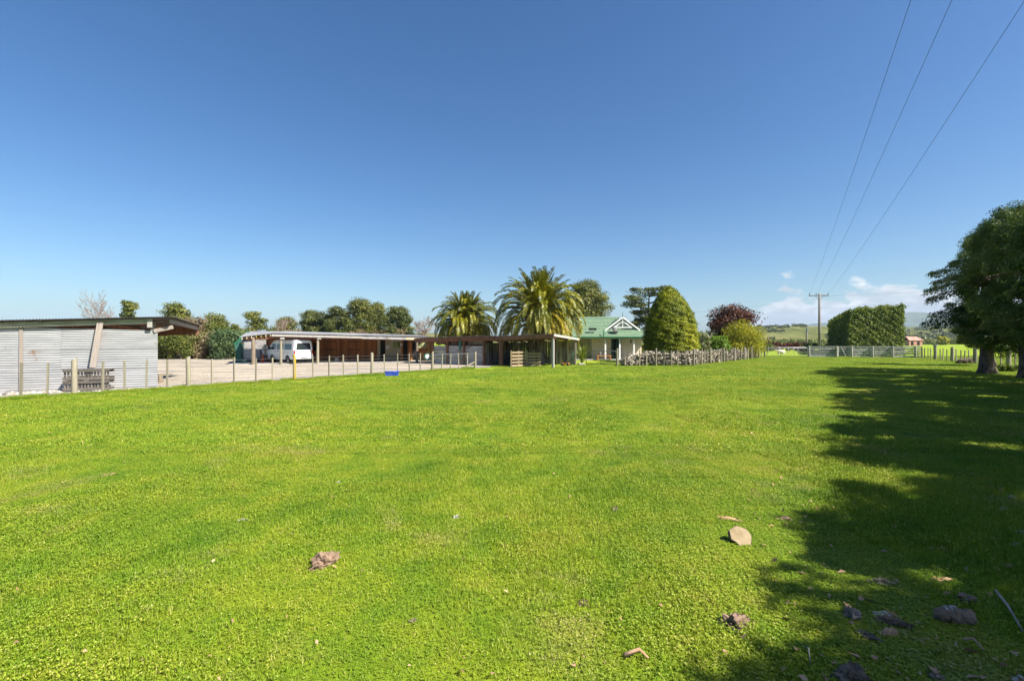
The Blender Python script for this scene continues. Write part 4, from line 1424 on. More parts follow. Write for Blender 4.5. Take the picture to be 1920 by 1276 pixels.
tb = MB(); tb.tube([(0, 0, 0), (0, 0, 2), (-.1, 0, 4.5), (-.2, 0, hc * .93)], [.26, .22, .13, .03], 9)
for i in range(60):
    a_ = rng.uniform(0, 6.28); z_ = rng.uniform(.3, hc * .8); l_ = 2.0 * (1 - (z_ / hc) ** 1.7)
    tb.tube([(0, 0, z_), (l_ * math.cos(a_), l_ * math.sin(a_), z_ + .5)], [.05, .012], 5, cap=False)
tree_obj('conifer', 'dense cone shaped golden green conifer beside the house', 'tree', (xb, Dc, 0), None, tb, 'bark', me)

# ---- pines and shelter trees
pine('wide dark pine rising behind the house and the larger palm', 1098, 74, 527, 104, 'leaf_pine', 3, 0.24, 90, 26000, group='pines behind the house')
pine('spreading pine with layered flat branches left of the golden conifer', 1215, 70, 533, 84, 'leaf_pine_dark', 28, 0.18, 60, 11000, flat=.30, shape='spread', group='pines behind the house')
pine('round topped pine rising behind the iron shed roof', 330, 62, 568, 78, 'leaf_pine', 11, 0.40, 40, 6000)
pine('small pine right of the bare tree over the iron shed', 241, 66, 561, 44, 'leaf_pine', 12, 0.40, 26, 3600)
pine('open pine with pale trunk above the green gable', 480, 74, 583, 59, 'leaf_pine', 13, 0.42, 27, 3510, flat=.5)
pine('dark round pine left of the pine clump above the stable roof', 588, 78, 582, 70, 'leaf_pine_dark', 14, .30, 52, 10773)
pine('dark pine at the left of the main clump above the stable', 634, 78, 575, 61, 'leaf_pine_dark', 15, .25, 45, 9234)
pine('tallest wide pine in the clump above the stable', 676, 80, 562, 86, 'leaf_pine', 16, .25, 67, 14440)
pine('rounded pine right of the tallest one in the clump', 706, 82, 568, 60, 'leaf_pine', 17, .25, 47, 9880)
pine('dense pine at the right end of the clump above the stable', 746, 78, 574, 72, 'leaf_pine_dark', 18, .18, 64, 13680, shape='cone')
pine('low rounded pine between the open pine and the dark round one', 536, 86, 595, 70, 'leaf_pine', 23, .2, 42, 7020)
pine('low olive pine filling the gap left of the pine clump', 612, 88, 589, 51, 'leaf_pine', 24, .2, 37, 6210)
pine('olive pine rising behind the left shrubs', 405, 84, 589, 70, 'leaf_pine', 25, .25, 45, 7290)
pine('far small pine between the green gable and the left hedge', 441, 84, 607, 36, 'leaf_pine', 19, .3, 20, 2200)
bare_tree('large leafless pinkish tree behind the iron shed roof', 192, 58, 541, 66, 4, depth=5)
bare_tree('thin grey leafless tree above the green gable', 540, 66, 586, 40, 5, depth=5)
bare_tree('grey leafless tree just left of the smaller palm', 798, 62, 592, 44, 6, depth=5)
bare_tree('slim leafless tree above the left hedge', 374, 66, 578, 28, 9, depth=5)
# shelter shrubs between the iron shed and the green gable
for (px, D, ty, w, mt, sd, lab) in (
        (306, 50, 622, 44, 'leaf_mixed', 1, 'green shrub just right of the iron shed'),
        (338, 49, 612, 52, 'leaf_mixed', 2, 'bushy green shrub with bare stems behind the gravel yard'),
        (362, 52, 592, 56, 'leaf_dry', 3, 'tall dry brownish shrub with pale twigs behind the gravel yard'),
        (378, 50, 618, 44, 'leaf_dry', 4, 'low brown leaved shrub behind the gravel yard'),
        (408, 52, 600, 50, 'leaf_mixed', 6, 'tall olive shrub at the back of the gravel yard'),
        (424, 49, 612, 62, 'leaf_bluegreen', 7, 'blue green conifer like shrub left of the green gable'),
        (447, 56, 616, 40, 'leaf_mixed', 8, 'yellowish shrub touching the green gable')):
    bush(lab, px, D, ty, w * 1.45, mt, sd, 9000, cat='shrub', group='shrubs behind the gravel yard', L=.24, W=.11, ncl=64)
bare_tree('bare pale stems standing among the left shrubs', 392, 48.5, 618, 20, 21, depth=3, group='leafless trees', rad=.05)
# olive scrub showing over the stable roof
for i, (px, D, ty, w, mt) in enumerate(((505, 58, 614, 50, 'leaf_mixed'), (548, 59, 612, 52, 'leaf_dry'), (592, 60, 610, 54, 'leaf_mixed'), (634, 59, 612, 46, 'leaf_mixed'),
                                        (672, 60, 613, 50, 'leaf_dry'), (712, 59, 614, 50, 'leaf_dry'), (750, 60, 612, 50, 'leaf_dry'), (786, 59, 620, 40, 'leaf_dry'))):
    bush(['olive shrub over the roof beside the green gable', 'tan shrub below the thin leafless tree over the roof', 'olive shrub below the dark round pine',
          'olive shrub at the left foot of the pine clump', 'tan shrub below the tallest pine', 'tan shrub below the rounded pine in the clump',
          'tan shrub below the right end pine of the clump', 'small tan shrub left of the smaller palm'][i],
         px, D, ty, w, mt, 30 + i, 2600, group='scrub behind the stable roof', L=.26, W=.12)
# garden right of the conifer
bush('pale silvery shrub behind the firewood fence', 1319, 45, 615, 30, 'leaf_silver', 41, 2600, L=.16, W=.07)
bush('bright green strappy shrub behind the firewood fence', 1345, 46, 622, 58, 'leaf_lime', 42, 5200, L=.30, W=.07, vert=1.5)
bush('dark green shrub at the right foot of the golden conifer', 1298, 43, 640, 40, 'leaf_hedge', 45, 2000, L=.16, W=.08)
bush('low green hedge behind the right verandah post', 1208, 52, 640, 40, 'leaf_mixed', 46, 2200, L=.16, W=.08)
bush('rounded yellow green willow like shrub at the fence end', 1394, 51, 598, 96, 'leaf_gold', 43, 11000, name='gold_shrub', L=.24, W=.06, ncl=60, vert=.8)
# copper beech
rng = np.random.default_rng(51)
pine('copper leaved tree behind the yellow green shrub', 1373, 60, 577, 100, 'leaf_copper', 52, .30, 80, 12000, name='copper_tree', group=None, flat=.8, leafL=.30, leafW=.17)
for i, (px, D, ty, w, mt, lab) in enumerate(((1455, 92, 640, 60, 'leaf_red', 'dark red hedge plant left of the tubular gate middle'), (1492, 93, 640, 50, 'leaf_red', 'dark red hedge plant behind the tubular gate right half'),
                                      (1520, 92, 642, 40, 'leaf_lime', 'bright green low shrub left of the power pole'), (1438, 90, 641, 30, 'leaf_hedge', 'dark shrub behind the tubular gate hinge end'),
                                      (1546, 90, 643, 36, 'leaf_gold', 'yellow low shrub behind the power pole'))):
    bush(lab, px, D, ty, w, mt, 60 + i, 2600, group='low hedge beyond the gate', L=.30, W=.16, depth=3)
# yucca at the lean-to corner
yr = random.Random(8)
yu = thing('flax_plant', 'spiky green flax growing at the lean-to corner by the gate', 'plant', (5.62, 37.3, 0), local=True)
for k in range(46):
    a = yr.uniform(0, 6.28); el = yr.uniform(.55, 1.5); L_ = yr.uniform(.8, 1.6); z0 = yr.choice((0.1, .3, .6)); w_ = .045
    d = Vector((math.cos(a) * math.cos(el), math.sin(a) * math.cos(el), math.sin(el)))
    sd = Vector((-math.sin(a), math.cos(a), 0)) * w_
    p0 = Vector((0, 0, z0)); p1 = p0 + d * L_ * .55; p2 = p0 + d * L_ + Vector((math.cos(a), math.sin(a), -.6)) * .22 * L_
    lm = MB(); lm.add([p0 - sd * .6, p0 + sd * .6, p1 + sd, p1 - sd, p2], [(0, 1, 2, 3), (3, 2, 4)])
    obj('leaf', lm.mesh('leaf', M['leaf_flax']), yu)

# ---- palms: every frond its own part
def frond_mesh(name, L, el0, droop, mat, rng, npair=54, leaf=0.48):
    n = npair
    d = Vector((math.cos(el0), 0, math.sin(el0)))
    p = Vector((0, 0, 0)); pts = [p.copy()]
    seg = L / n
    for i in range(n):
        t_ = i / n
        d = (d + Vector((0, 0, -droop * (0.12 + 2.6 * t_ ** 1.4) / n * 2))).normalized()
        p = p + d * seg
        pts.append(p.copy())
    V, FQ_ = [], []
    mb = MB(); mb.tube(pts[::4] + [pts[-1]], [.045 * (1 - .85 * i / (len(pts[::4]))) for i in range(len(pts[::4]) + 1)], 4, cap=False)
    for i in range(3, n + 1):
        t_ = i / n
        fw = (pts[i] - pts[i - 1]).normalized()
        side = Vector((0, 1, 0)); upv = side.cross(fw) * -1
        if upv.z < 0 and abs(fw.z) < .9: upv = -upv
        ll = leaf * (0.45 + 1.1 * math.sin(math.pi * min(1, .12 + t_ * .82))) * 0.8
        for sg in (-1, 1):
            dv = (fw * rng.uniform(.7, 1.15) + side * sg * .85 + upv * rng.uniform(.05, .55)).normalized()
            q = pts[i] + fw * rng.uniform(-.03, .03)
            w_ = fw.cross(dv).cross(dv).normalized() * 0.042
            tip = q + dv * ll + Vector((0, 0, -ll * rng.uniform(.12, .42)))
            mid = q + dv * ll * .5
            mb.add([q, mid + w_, tip, mid - w_], [(0, 1, 2, 3)])
    return mb.mesh(name, M[mat])


def palm(label, px, D, cy, L, nf, seed, trunk_r):
    rg = random.Random(seed)
    base = Vector((kx(px) * D, D, 0))
    ch = CAM_H + (640 - cy) / F * D
    t_ = thing('palm_tree', label, 'palm', base, 0, 'date palms behind the lean-to', local=True)
    tb = MB()
    npt = 14
    tb.tube([(0, 0, ch * i / npt) for i in range(npt + 1)], [trunk_r * (1.15 if i < 2 else 1.0 + (.10 if i % 2 else -.02) + .35 * max(0, (i - 10) / 4)) for i in range(npt + 1)], 12)
    obj('trunk', tb.mesh('trunk', M['palm_trunk'], True), t_)
    classes = [(1.42, .22, 'leaf_palm'), (1.22, .50, 'leaf_palm'), (1.0, .80, 'leaf_palm'), (.78, 1.05, 'leaf_palm'), (.54, 1.28, 'leaf_palm'), (.28, 1.38, 'leaf_palm_old'), (-.02, 1.15, 'leaf_palm_old')]
    meshes = [[frond_mesh('frond', L * (.78, .88, 1.0, 1.04, 1.04, .98, .85)[c], el + dv, dr, mt, rg) for dv in (-.08, .08)] for c, (el, dr, mt) in enumerate(classes)]
    wts = [.08, .16, .20, .19, .17, .13, .07]
    ci = []
    for c, w_ in enumerate(wts): ci += [c] * max(2, int(round(nf * w_)))
    for k, c in enumerate(ci):
        a = k * 2.39996 + rg.uniform(-.2, .2)
        f_ = obj('frond', meshes[c][k % 2], t_, loc=(math.cos(a) * .18, math.sin(a) * .18, ch + .25 - .12 * c), rot=(rg.uniform(-.12, .12), rg.uniform(-.05, .05), a))
        sc_ = rg.uniform(.88, 1.1)
        f_.scale = (sc_, sc_, sc_)
    return t_


palm('larger date palm with long drooping golden fronds over the lean-to roof', 1012, 41.0, 592, 4.5, 175, 3, .42)
palm('smaller date palm left of the larger one above the stalls', 873, 45.5, 608, 3.5, 140, 4, .38)

# ---- distant scrub and trees
rng = np.random.default_rng(91)
n = 5200
X = rng.uniform(180, 1350, n); Y = rng.uniform(460, 1000, n)
hh = hill_h(X, Y)
keep = (hh > 3) & (np.sin(X / 23 + 1) * np.cos(Y / 31) + .5 * np.sin(X / 51 - Y / 37) + .35 * rng.normal(size=n) > .05)
X, Y, hh = X[keep], Y[keep], hh[keep]
r_ = rng.uniform(1.2, 3.4, len(X))
C = np.stack([X, Y, hh + r_ * .3], 1)
P, NR = clump_points(rng, C, np.stack([r_ * 1.6, r_ * 1.2, r_ * .8], 1), 70000)
tag(obj('hillside_scrub', leaf_mesh('hillside_scrub', P, NR, 2.6, 1.7, M['leaf_pine_dark'], rng)), 'dark scrub and trees scattered over the far hills', 'scrub', kind='stuff')
n = 260
X = rng.uniform(150, 420, n); Y = 300 + rng.normal(size=n) * 9
C = np.stack([X, Y, np.full(n, 1.4)], 1); r_ = rng.uniform(1.5, 3.0, n)
P, NR = clump_points(rng, C, np.stack([r_, r_, r_ * .9], 1), 14000)
P[:, 2] = np.abs(P[:, 2])
tag(obj('hedgerow', leaf_mesh('hedgerow', P, NR, 1.3, .8, M['leaf_mixed'], rng)), 'long dark hedgerow across the far paddocks', 'hedgerow', kind='stuff')
bush('rounded yellow green tree in the far paddock', 1767, 255, 629, 27, 'leaf_gold', 71, 2600, name='round_tree', cat='tree', L=1.0, W=.6)
bush('small dark conifer far off above the yellow green tree', 1768, 520, 620, 9, 'leaf_pine_dark', 72, 700, name='round_tree', cat='tree', L=1.2, W=.7)

# ================================================================== FENCES AND GATES
def lf(px):
    """point on the left yard fence line for a photo column"""
    D = 27.3 / (0.767 - kx(px))
    return Vector((fence_x(D), D, 0))


def wire_run(parent, p0, p1, heights, r=0.0032, mat='wire_steel'):
    for h in heights:
        mb = MB()
        mb.tube([Vector(p0) + Z * h, Vector(p1) + Z * h], r, 4, cap=False)
        mb.build('wire', M[mat], parent)


def stake(parent, name, p, h, w, mat, rgx, rnd=False):
    me = upost(mat) if rnd else ubox(mat)
    return piece(name, me, parent, p, (rgx.uniform(-.025, .025), rgx.uniform(-.02, .02), rgx.uniform(0, 3)), (w, w * (1 if rnd else .75), h))


rg = random.Random(17)
fl = thing('wire_fence', 'low post and wire fence with pale battens edging the gravel yard', 'fence', lf(450))
for px, ty in ((139.6, 674), (353.4, 671), (552.5, 667), (697.2, 663), (810.7, 660)):
    p_ = lf(px)
    h = CAM_H + (640 - ty) / F * p_.y
    stake(fl, 'post', p_, h + .02, 0.17 if px != 552.5 else 0.15, 'post_lichen' if px == 552.5 else 'post_wood', rg, True)
for px in (38.7, 88.7, 192.6, 233.8, 274, 313.5, 397.6, 439.3, 479.6, 510.6, 586.4, 616.9, 644, 670.8, 720.7, 745, 767.4, 788.4):
    p_ = lf(px)
    stake(fl, 'batten', p_, 1.13 + rg.uniform(-.04, .04), 0.062, 'post_wood', rg)
for px in (-14, -70):
    stake(fl, 'batten', lf(px), 1.1, 0.062, 'post_wood', rg)
wire_run(fl, lf(-90), lf(810), (1.06, .88, .70, .54, .40, .26, .13))
# netting panel at the fence end
nf = thing('netting_gate', 'white wire netting panel with pipe rail at the yard fence end', 'gate', lf(850))
p0, p1 = lf(811), lf(891)
stake(nf, 'post', p1, 1.12, 0.16, 'post_wood', rg, True)
for px in (828.3, 844.4, 860, 876.4):
    stake(nf, 'batten', lf(px), 1.08, 0.06, 'post_wood', rg)
mb = MB(); mb.tube([p0 + Z * 1.02, p1 + Z * 1.03], 0.025, 6); mb.build('rail', M['steel'], nf)
mb = MB()
n_ = 30
for i in range(n_ + 1):
    q = p0.lerp(p1, i / n_); mb.tube([q + Z * .05, q + Z * 1.02], .0028, 3, cap=False)
for i in range(9):
    mb.tube([p0 + Z * (.05 + .115 * i), p1 + Z * (.05 + .115 * i)], .0028, 3, cap=False)
mb.build('netting', M['steel'], nf)
q0, q1 = gr(866, 690.5), p1 + Z * .45
stick('stay', 'post_wood', nf, q0 + Z * .02, q1, .09, .09)

# fence in front of the firewood
ff = thing('batten_fence', 'close batten fence holding the firewood in front of the house', 'fence', (13.9, 35.4, 0))
A0, A1, B1 = gr(1157, 685.8), gr(1301, 685.2), gr(1434, 669.6)


def on_line(P0, P1, px):
    k = kx(px)
    d = P1 - P0
    t_ = (k * P0.y - P0.x) / (d.x - k * d.y)
    return P0 + d * t_


for px in (1172, 1185.5, 1199, 1212.6, 1245, 1259, 1270.7, 1285.7):
    stake(ff, 'batten', on_line(A0, A1, px), 1.22 + rg.uniform(-.08, .05), .075, 'post_wood', rg)
for px, m_ in ((1157, 'post_wood'), (1229.6, 'post_wood'), (1300.8, 'post_wood')):
    stake(ff, 'post', on_line(A0, A1, px), 1.30, .17, m_, rg, True)
for px in (1310, 1316, 1321, 1326.6, 1337.8, 1347, 1352.6, 1362.5, 1371, 1383, 1389, 1399, 1402.7, 1412.6, 1417, 1428):
    stake(ff, 'batten', on_line(A1, B1, px), 1.22 + rg.uniform(-.08, .05), .085, 'post_wood', rg)
for px, m_ in ((1331.8, 'post_wood'), (1357, 'post_wood'), (1377, 'pale_wood'), (1395.7, 'pale_wood'), (1408.7, 'post_wood'), (1422.8, 'post_wood'), (1434, 'post_dark')):
    stake(ff, 'post', on_line(A1, B1, px), 1.28, .19, m_, rg, True)
wire_run(ff, A0, A1, (1.12, .9, .68, .46, .24)); wire_run(ff, A1, B1, (1.12, .9, .68, .46, .24))

# firewood pile behind it
fp = thing('firewood_pile', 'long heap of grey split firewood behind the batten fence', 'firewood', (14.2, 36.6, 0))
lg = MB(); lg.tube([(0, 0, -.5), (.03, .02, 0), (0, 0, .5)], [.5, .52, .48], 7)
split = MB(); split.prism([(-.5, -.3, -.5), (.5, -.35, -.5), (.1, .5, -.5)], (0, 0, 1))
logs = [lg.mesh('log', M['log_grey']), split.mesh('log', M['log_grey'])]
rg = random.Random(23)
path = [A0 + Vector((.5, .55, 0)), A1 + Vector((-.1, .9, 0)), B1 + Vector((-1.4, -.6, 0))]


def pile_pt(t_):
    L0 = (path[1] - path[0]).length; L1 = (path[2] - path[1]).length
    d = t_ * (L0 + L1)
    return path[0].lerp(path[1], d / L0) if d < L0 else path[1].lerp(path[2], (d - L0) / L1)


def pile_h(t_):
    return min(1.0, .45 + t_ * 6.0) * (1.02 + .10 * math.sin(t_ * 31) - .2 * t_)


for i in range(290):
    t_ = rg.random() ** 1.35
    c = pile_pt(t_)
    hh_ = pile_h(t_)
    face = rg.random() < .7
    z_ = rg.uniform(.06, hh_) if face else hh_ + rg.uniform(-.06, .05)
    off = -.38 * (1 - .45 * z_) if face else rg.uniform(-.3, .5)
    r_ = rg.uniform(.09, .19)
    piece('log', logs[rg.random() < .55], fp, c + Vector((rg.uniform(-.2, .2), off + rg.uniform(-.06, .06), z_)),
          (math.pi / 2 + rg.gauss(0, .5), rg.gauss(0, .7), rg.gauss(0, .9)), (r_, r_, rg.uniform(.28, .42)))
mb = MB()
for i in range(1500):
    t_ = rg.random() ** 1.1
    c = pile_pt(t_) + Vector((rg.uniform(-.3, .3), rg.uniform(-.28, .6), rg.uniform(.05, pile_h(t_) * .93)))
    d = Vector((rg.gauss(0, .6), rg.gauss(0, .8), rg.gauss(0, .35))).normalized() * rg.uniform(.14, .2)
    r_ = rg.uniform(.05, .09)
    mb.tube([c - d, c + d], [r_, r_ * .9], 5)
o = mb.build('log_heap', M['log_stuff'], fp); o['kind'] = 'stuff'
for (px0, y0, px1, y1) in ((1164, 676, 1194, 685), (1226, 668, 1240, 664)):
    a_, b_ = at(px0, y0, 36.0), at(px1, y1, 35.6)
    stick('slab', 'pale_wood', fp, a_, b_, .12, .16)
# worn tyre-like round on the pile
mb = MB(); c = at(1236, 667.5, 36.0)
ring = [(c + Vector((math.cos(a) * .24, .05 * math.sin(a), math.sin(a) * .24))) for a in np.linspace(0, 2 * math.pi, 15)]
mb.tube(ring, .09, 6, cap=False); mb.build('log_round', M['post_wood'], fp, True)

# tubular steel gates
def tube_gate(label, P0, P1, h, nbar, name='tubular_gate'):
    t_ = thing(name, label, 'gate', P0)
    d = (P1 - P0)
    rr = .15
    mb = MB()
    u_ = d.normalized()
    pts = [P0 + Z * .08, P0 + Z * (h - rr)] + [P0 + u_ * (rr * (1 - math.cos(a))) + Z * (h - rr + rr * math.sin(a)) for a in (.5, 1.05, 1.57)]
    pts += [P1 - u_ * (rr * (1 - math.cos(a))) + Z * (h - rr + rr * math.sin(a)) for a in (1.57, 1.05, .5)] + [P1 + Z * (h - rr), P1 + Z * .08, P0 + Z * .08]
    mb.tube(pts, .028, 7); mb.build('frame', M['steel'], t_, True)
    for i in range(1, nbar):
        q = P0.lerp(P1, i / nbar); m2 = MB(); m2.tube([q + Z * .08, q + Z * h], .018, 6); m2.build('upright', M['steel'], t_, True)
    m2 = MB()
    for i in range(1, 6):
        zz = .08 + (h - .08) * i / 6; m2.tube([P0 + Z * zz, P1 + Z * zz], .004, 4, cap=False)
    m2.build('gate_wire', M['steel'], t_)
    return t_


tube_gate('small steel tube gate between the lean-to and the firewood fence', gr(1099, 682.5), gr(1155.5, 685), 1.12, 2)
tube_gate('wide steel tube gate into the far paddock', gr(1438, 668.6), gr(1514, 668.6), 1.12, 3)

# timber rail fence of the yards
rg = random.Random(31)
R0, R1 = gr(1516.5, 669), gr(1728, 671)
rf_ = thing('timber_rail_fence', 'grey timber board fence with pale posts in front of the clipped hedge', 'fence', R0)
bays = [1516.5, 1568, 1596, 1635, 1673, 1715.5, 1728]
for px in bays:
    p_ = on_line(R0, R1, px)
    w_ = .20 if px not in (1568, 1728) else .15
    stake(rf_, 'post', p_ + Vector((0, -.05, 0)), 1.34 if px != 1728 else 1.25, w_, 'white_wood' if px not in (1568, 1728) else 'post_wood', random.Random(1))
for b0, b1 in zip(bays[:-1], bays[1:]):
    if b0 == 1568: continue
    P0, P1 = on_line(R0, R1, b0 + .5), on_line(R0, R1, b1 - .5)
    for i, (z_, w_) in enumerate(((.18, .17), (.45, .18), (.72, .18), (.98, .18), (1.22, .16))):
        if b0 == 1516.5 and i == 0: w_ = .24
        a_, b_ = P0 + Vector((0, .10, z_ + rg.uniform(-.03, .03))), P1 + Vector((0, .10, z_ + rg.uniform(-.03, .03)))
        stick('rail', 'rail_board', rf_, a_, b_, w_, .04)
tgt = thing('timber_gate', 'small grey timber gate with diagonal brace in the rail fence', 'gate', on_line(R0, R1, 1580))
P0, P1 = on_line(R0, R1, 1571.5), on_line(R0, R1, 1592.5)
for i, z_ in enumerate((.20, .45, .72, .98, 1.22)):
    stick('board', 'rail_board', tgt, P0 + Vector((0, .06, z_)), P1 + Vector((0, .06, z_)), .13, .03)
stick('brace', 'white_wood', tgt, P0 + Vector((.3, .02, 1.24)), P1 + Vector((-.4, .02, .14)), .11, .03)
for p_ in (P0, P1): stick('stile', 'rail_board', tgt, p_ + Vector((0, .03, .1)), p_ + Vector((0, .03, 1.3)), .12, .03)
# wire fence running back towards the cypresses
E0, E1 = R1.copy(), gr(1893, 688.2)
rw = thing('wire_fence', 'post and wire fence running behind the big cypress trunk', 'fence', on_line(E0, E1, 1784))
rg = random.Random(37)
for px in (1733.6, 1740, 1745.5, 1763, 1768, 1775.5, 1793, 1801.5, 1809, 1817, 1826, 1851, 1877, 1903.5, 1912):
    stake(rw, 'batten', on_line(E0, E1, px), 1.12 + rg.uniform(-.05, .05), .08, 'post_wood', rg)
for px, h in ((1753.5, 1.5), (1785, 1.30), (1828, 1.3), (1891, 1.32)):
    o = stake(rw, 'post', on_line(E0, E1, px), h, .28, 'post_wood', rg, True)
pc = on_line(E0, E1, 1753.5)
mb = MB(); mb.box(pc + Z * 1.52, (.34, .34, .10)); mb.build('post_cap', M['steel'], rw)
E2 = E1 + (E1 - E0) * 1.2
wire_run(rw, E0, E2, (1.05, .85, .65, .48, .32, .16), .004)
# far paddock fence
fpd = thing('wire_fence', 'white posted paddock fence behind the wide steel tube gate', 'fence', gr(1480, 661.5))
for px in (1440, 1461, 1478, 1496.5, 1508):
    stake(fpd, 'post', gr(px, 661.5), 1.0 if px in (1461, 1496.5) else .9, .20 if px in (1461, 1496.5) else .12, 'white_wood' if px in (1461, 1496.5) else 'post_wood', rg)
wire_run(fpd, gr(1420, 661.5), gr(1530, 661.5), (.9, .65, .4), .005)
# stone rubble / fallen branches left of the thick trunk
fb_ = thing('fallen_branches', 'heap of dark fallen branches left of the thick cypress trunk', 'branches', gr(1812, 681))
rg = random.Random(41)
for i in range(16):
    a_ = gr(1798 + rg.uniform(0, 26), 682 - rg.uniform(0, 2)) + Z * rg.uniform(.03, .15)
    d = Vector((rg.uniform(.4, 1.6) * rg.choice((-1, 1)), rg.uniform(-.4, .4), rg.uniform(-.05, .5)))
    m2 = MB(); m2.tube([a_ - d * .4, a_ + Vector((0, 0, .25)), a_ + d * .6], [.07, .06, .02], 6); m2.build('branch', M['bark'], fb_, True)

# ================================================================== POWER LINE
PP = Vector((kx(1536.5) * 62, 62, 0))
pole = thing('power_pole', 'tall grey wooden power pole with crossarm beside the clipped hedge', 'power pole', PP)
mb = MB(); mb.tube([PP, PP + Z * 4, PP + Z * 8.25], [.19, .16, .125], 10); mb.build('mast', M['pole_wood'], pole, True)
P2 = Vector((-14.0, -30, 0))
dirw = (PP - P2).normalized(); crs = Vector((1.0, -.18, 0)).normalized()
zc = CAM_H + (640 - 554) / F * 62
mb = MB(); mb.beam(PP - crs * 1.28 + Z * zc, PP + crs * 1.12 + Z * zc, .10, .12); mb.build('crossarm', M['pole_wood'], pole)
offs = (-1.22, -.40, 1.05)
for o_ in offs:
    q = PP + crs * o_ + Z * (zc + .06)
    m2 = MB(); m2.tube([q, q + Z * .10, q + Z * .12, q + Z * .2, q + Z * .26], [.02, .02, .055, .06, .03], 7); m2.build('insulator', M['black_plastic'], pole, True)
for sg in (-1, 1):
    m2 = MB(); m2.beam(PP + crs * sg * .55 + Z * (zc - .04), PP + Z * (zc - .55) + crs * sg * .1, .03, .03); m2.build('arm_brace', M['wire_steel'], pole)
pole2 = thing('power_pole', 'wooden power pole behind the viewer carrying the three overhead wires', 'power pole', P2)
mb = MB(); mb.tube([P2, P2 + Z * 6, P2 + Z * 12.0], [.2, .17, .13], 10); mb.build('mast', M['pole_wood'], pole2, True)
mb = MB(); mb.beam(P2 - crs * 1.3 + Z * 11.6, P2 + crs * 1.3 + Z * 11.6, .10, .12); mb.build('crossarm', M['pole_wood'], pole2)
tops = ((1703, 0), (1774, 0), (1908, 0))
for i, o_ in enumerate(offs):
    a_ = PP + crs * o_ + Z * (zc + .26)
    b_ = P2 + crs * o_ + Z * 11.8
    pts = []
    for t_ in np.linspace(0, 1, 60):
        q = a_.lerp(b_, t_); q.z -= 4 * 1.0 * t_ * (1 - t_); pts.append(q)
    m2 = MB(); m2.tube(pts, .0055, 5, cap=False)
    o = m2.build('overhead_wire', M['cable'], None)
    tag(o, ('left', 'middle', 'right')[i] + ' of the three overhead wires climbing from the power pole', 'wire', 'overhead wires')
for i, (p0_, p1_, sag, lab) in enumerate(((PP + Z * (zc - .3), Vector((ER - 2.2, RID_D, RID_Z + .15)), .35, 'thin service wire running left from the power pole to the house'),
                                       (PP + Z * (zc - .1), Vector((78, 52, 10.4)), .5, 'thin wire running right from the power pole behind the cypress'))):
    pts = []
    for t_ in np.linspace(0, 1, 30):
        q = p0_.lerp(p1_, t_); q.z -= 4 * sag * t_ * (1 - t_); pts.append(q)
    m2 = MB(); m2.tube(pts, .0075, 5, cap=False)
    tag(m2.build('service_wire', M['cable'], None), lab, 'wire', 'service wires')
PQ = Vector((kx(1512.5) * 150, 150, 0))
pq = thing('power_pole', 'short grey far pole seen left of the tall power pole', 'power pole', PQ)
mb = MB(); mb.tube([PQ, PQ + Z * 3, PQ + Z * 6.6], [.30, .27, .22], 8); mb.build('mast', M['pole_wood'], pq, True)
mb = MB(); mb.box(PQ + Z * 5.6 + Vector((0, -.5, 0)), (.5, .35, 1.3)); mb.build('transformer', M['steel'], pq)

# far barn with red roof
bc = Vector((kx(1709) * 210, 210, 0))
bn = thing('far_barn', 'small faded red barn in the far paddock right of the clipped hedge', 'barn', bc)
mb = MB(); mb.box(bc + Z * 1.2, (6.0, 4.5, 2.4)); mb.build('wall', M['old_red'], bn)
mb = MB()
mb.prism([bc + Vector((-3.2, -2.5, 2.3)), bc + Vector((-2.6, 0, 4.0)), bc + Vector((2.2, 0, 4.0)), bc + Vector((3.3, -2.5, 2.3))], (0, -.02, .12))
mb.prism([bc + Vector((-3.2, 2.5, 2.3)), bc + Vector((-2.6, .02, 4.0)), bc + Vector((2.2, .02, 4.0)), bc + Vector((3.3, 2.5, 2.3))], (0, .02, .12))
mb.build('roof', M['old_red'], bn)
for q in (-1.6, 1.2):
    mb = MB(); mb.box(bc + Vector((q, -2.27, 1.0)), (1.1, .06, 1.6)); mb.build('doorway', M['dark_opening'], bn)  # black sheets on the barn wall, painted as door shade

# ================================================================== VAN
vf = Vector((-.80, .60, 0))
van = thing('van', 'white van parked nose-in under the open stable roof', 'van', (-17.22, 38.33, 0.07), math.atan2(vf.y, vf.x), local=True)
VL = 4.65
st_ = [  # x from the tail, half width, floor z, belt z, roof z, roof half width
    (0.00, .72, .46, 1.05, 1.74, .60), (0.06, .82, .34, 1.05, 1.88, .68), (0.35, .845, .30, 1.05, 1.965, .72), (1.6, .845, .28, 1.05, 1.99, .73), (2.9, .845, .28, 1.05, 1.985, .73),
    (3.45, .845, .28, 1.05, 1.93, .71), (3.75, .845, .28, 1.06, 1.80, .69), (4.25, .835, .28, 1.08, 1.35, .72), (4.42, .81, .28, 1.02, 1.10, .74), (4.58, .74, .30, .86, .92, .66), (4.65, .62, .36, .70, .74, .55)]


def vsec(x, hw, zf, zb, zr, rw):
    pts = [(hw * .9, zf), (hw, zf + .12), (hw, zb * .75 + zf * .25), (hw * .995, zb), (hw * .93 + .0, zb + (zr - zb) * .55), (rw + .03, zr - (zr - zb) * .10), (rw * .8, zr - .005), (rw * .4, zr + .012), (0, zr + .018)]
    full = pts + [(-a, b) for a, b in pts[-2::-1]]
    return [(x, a, b) for a, b in full]


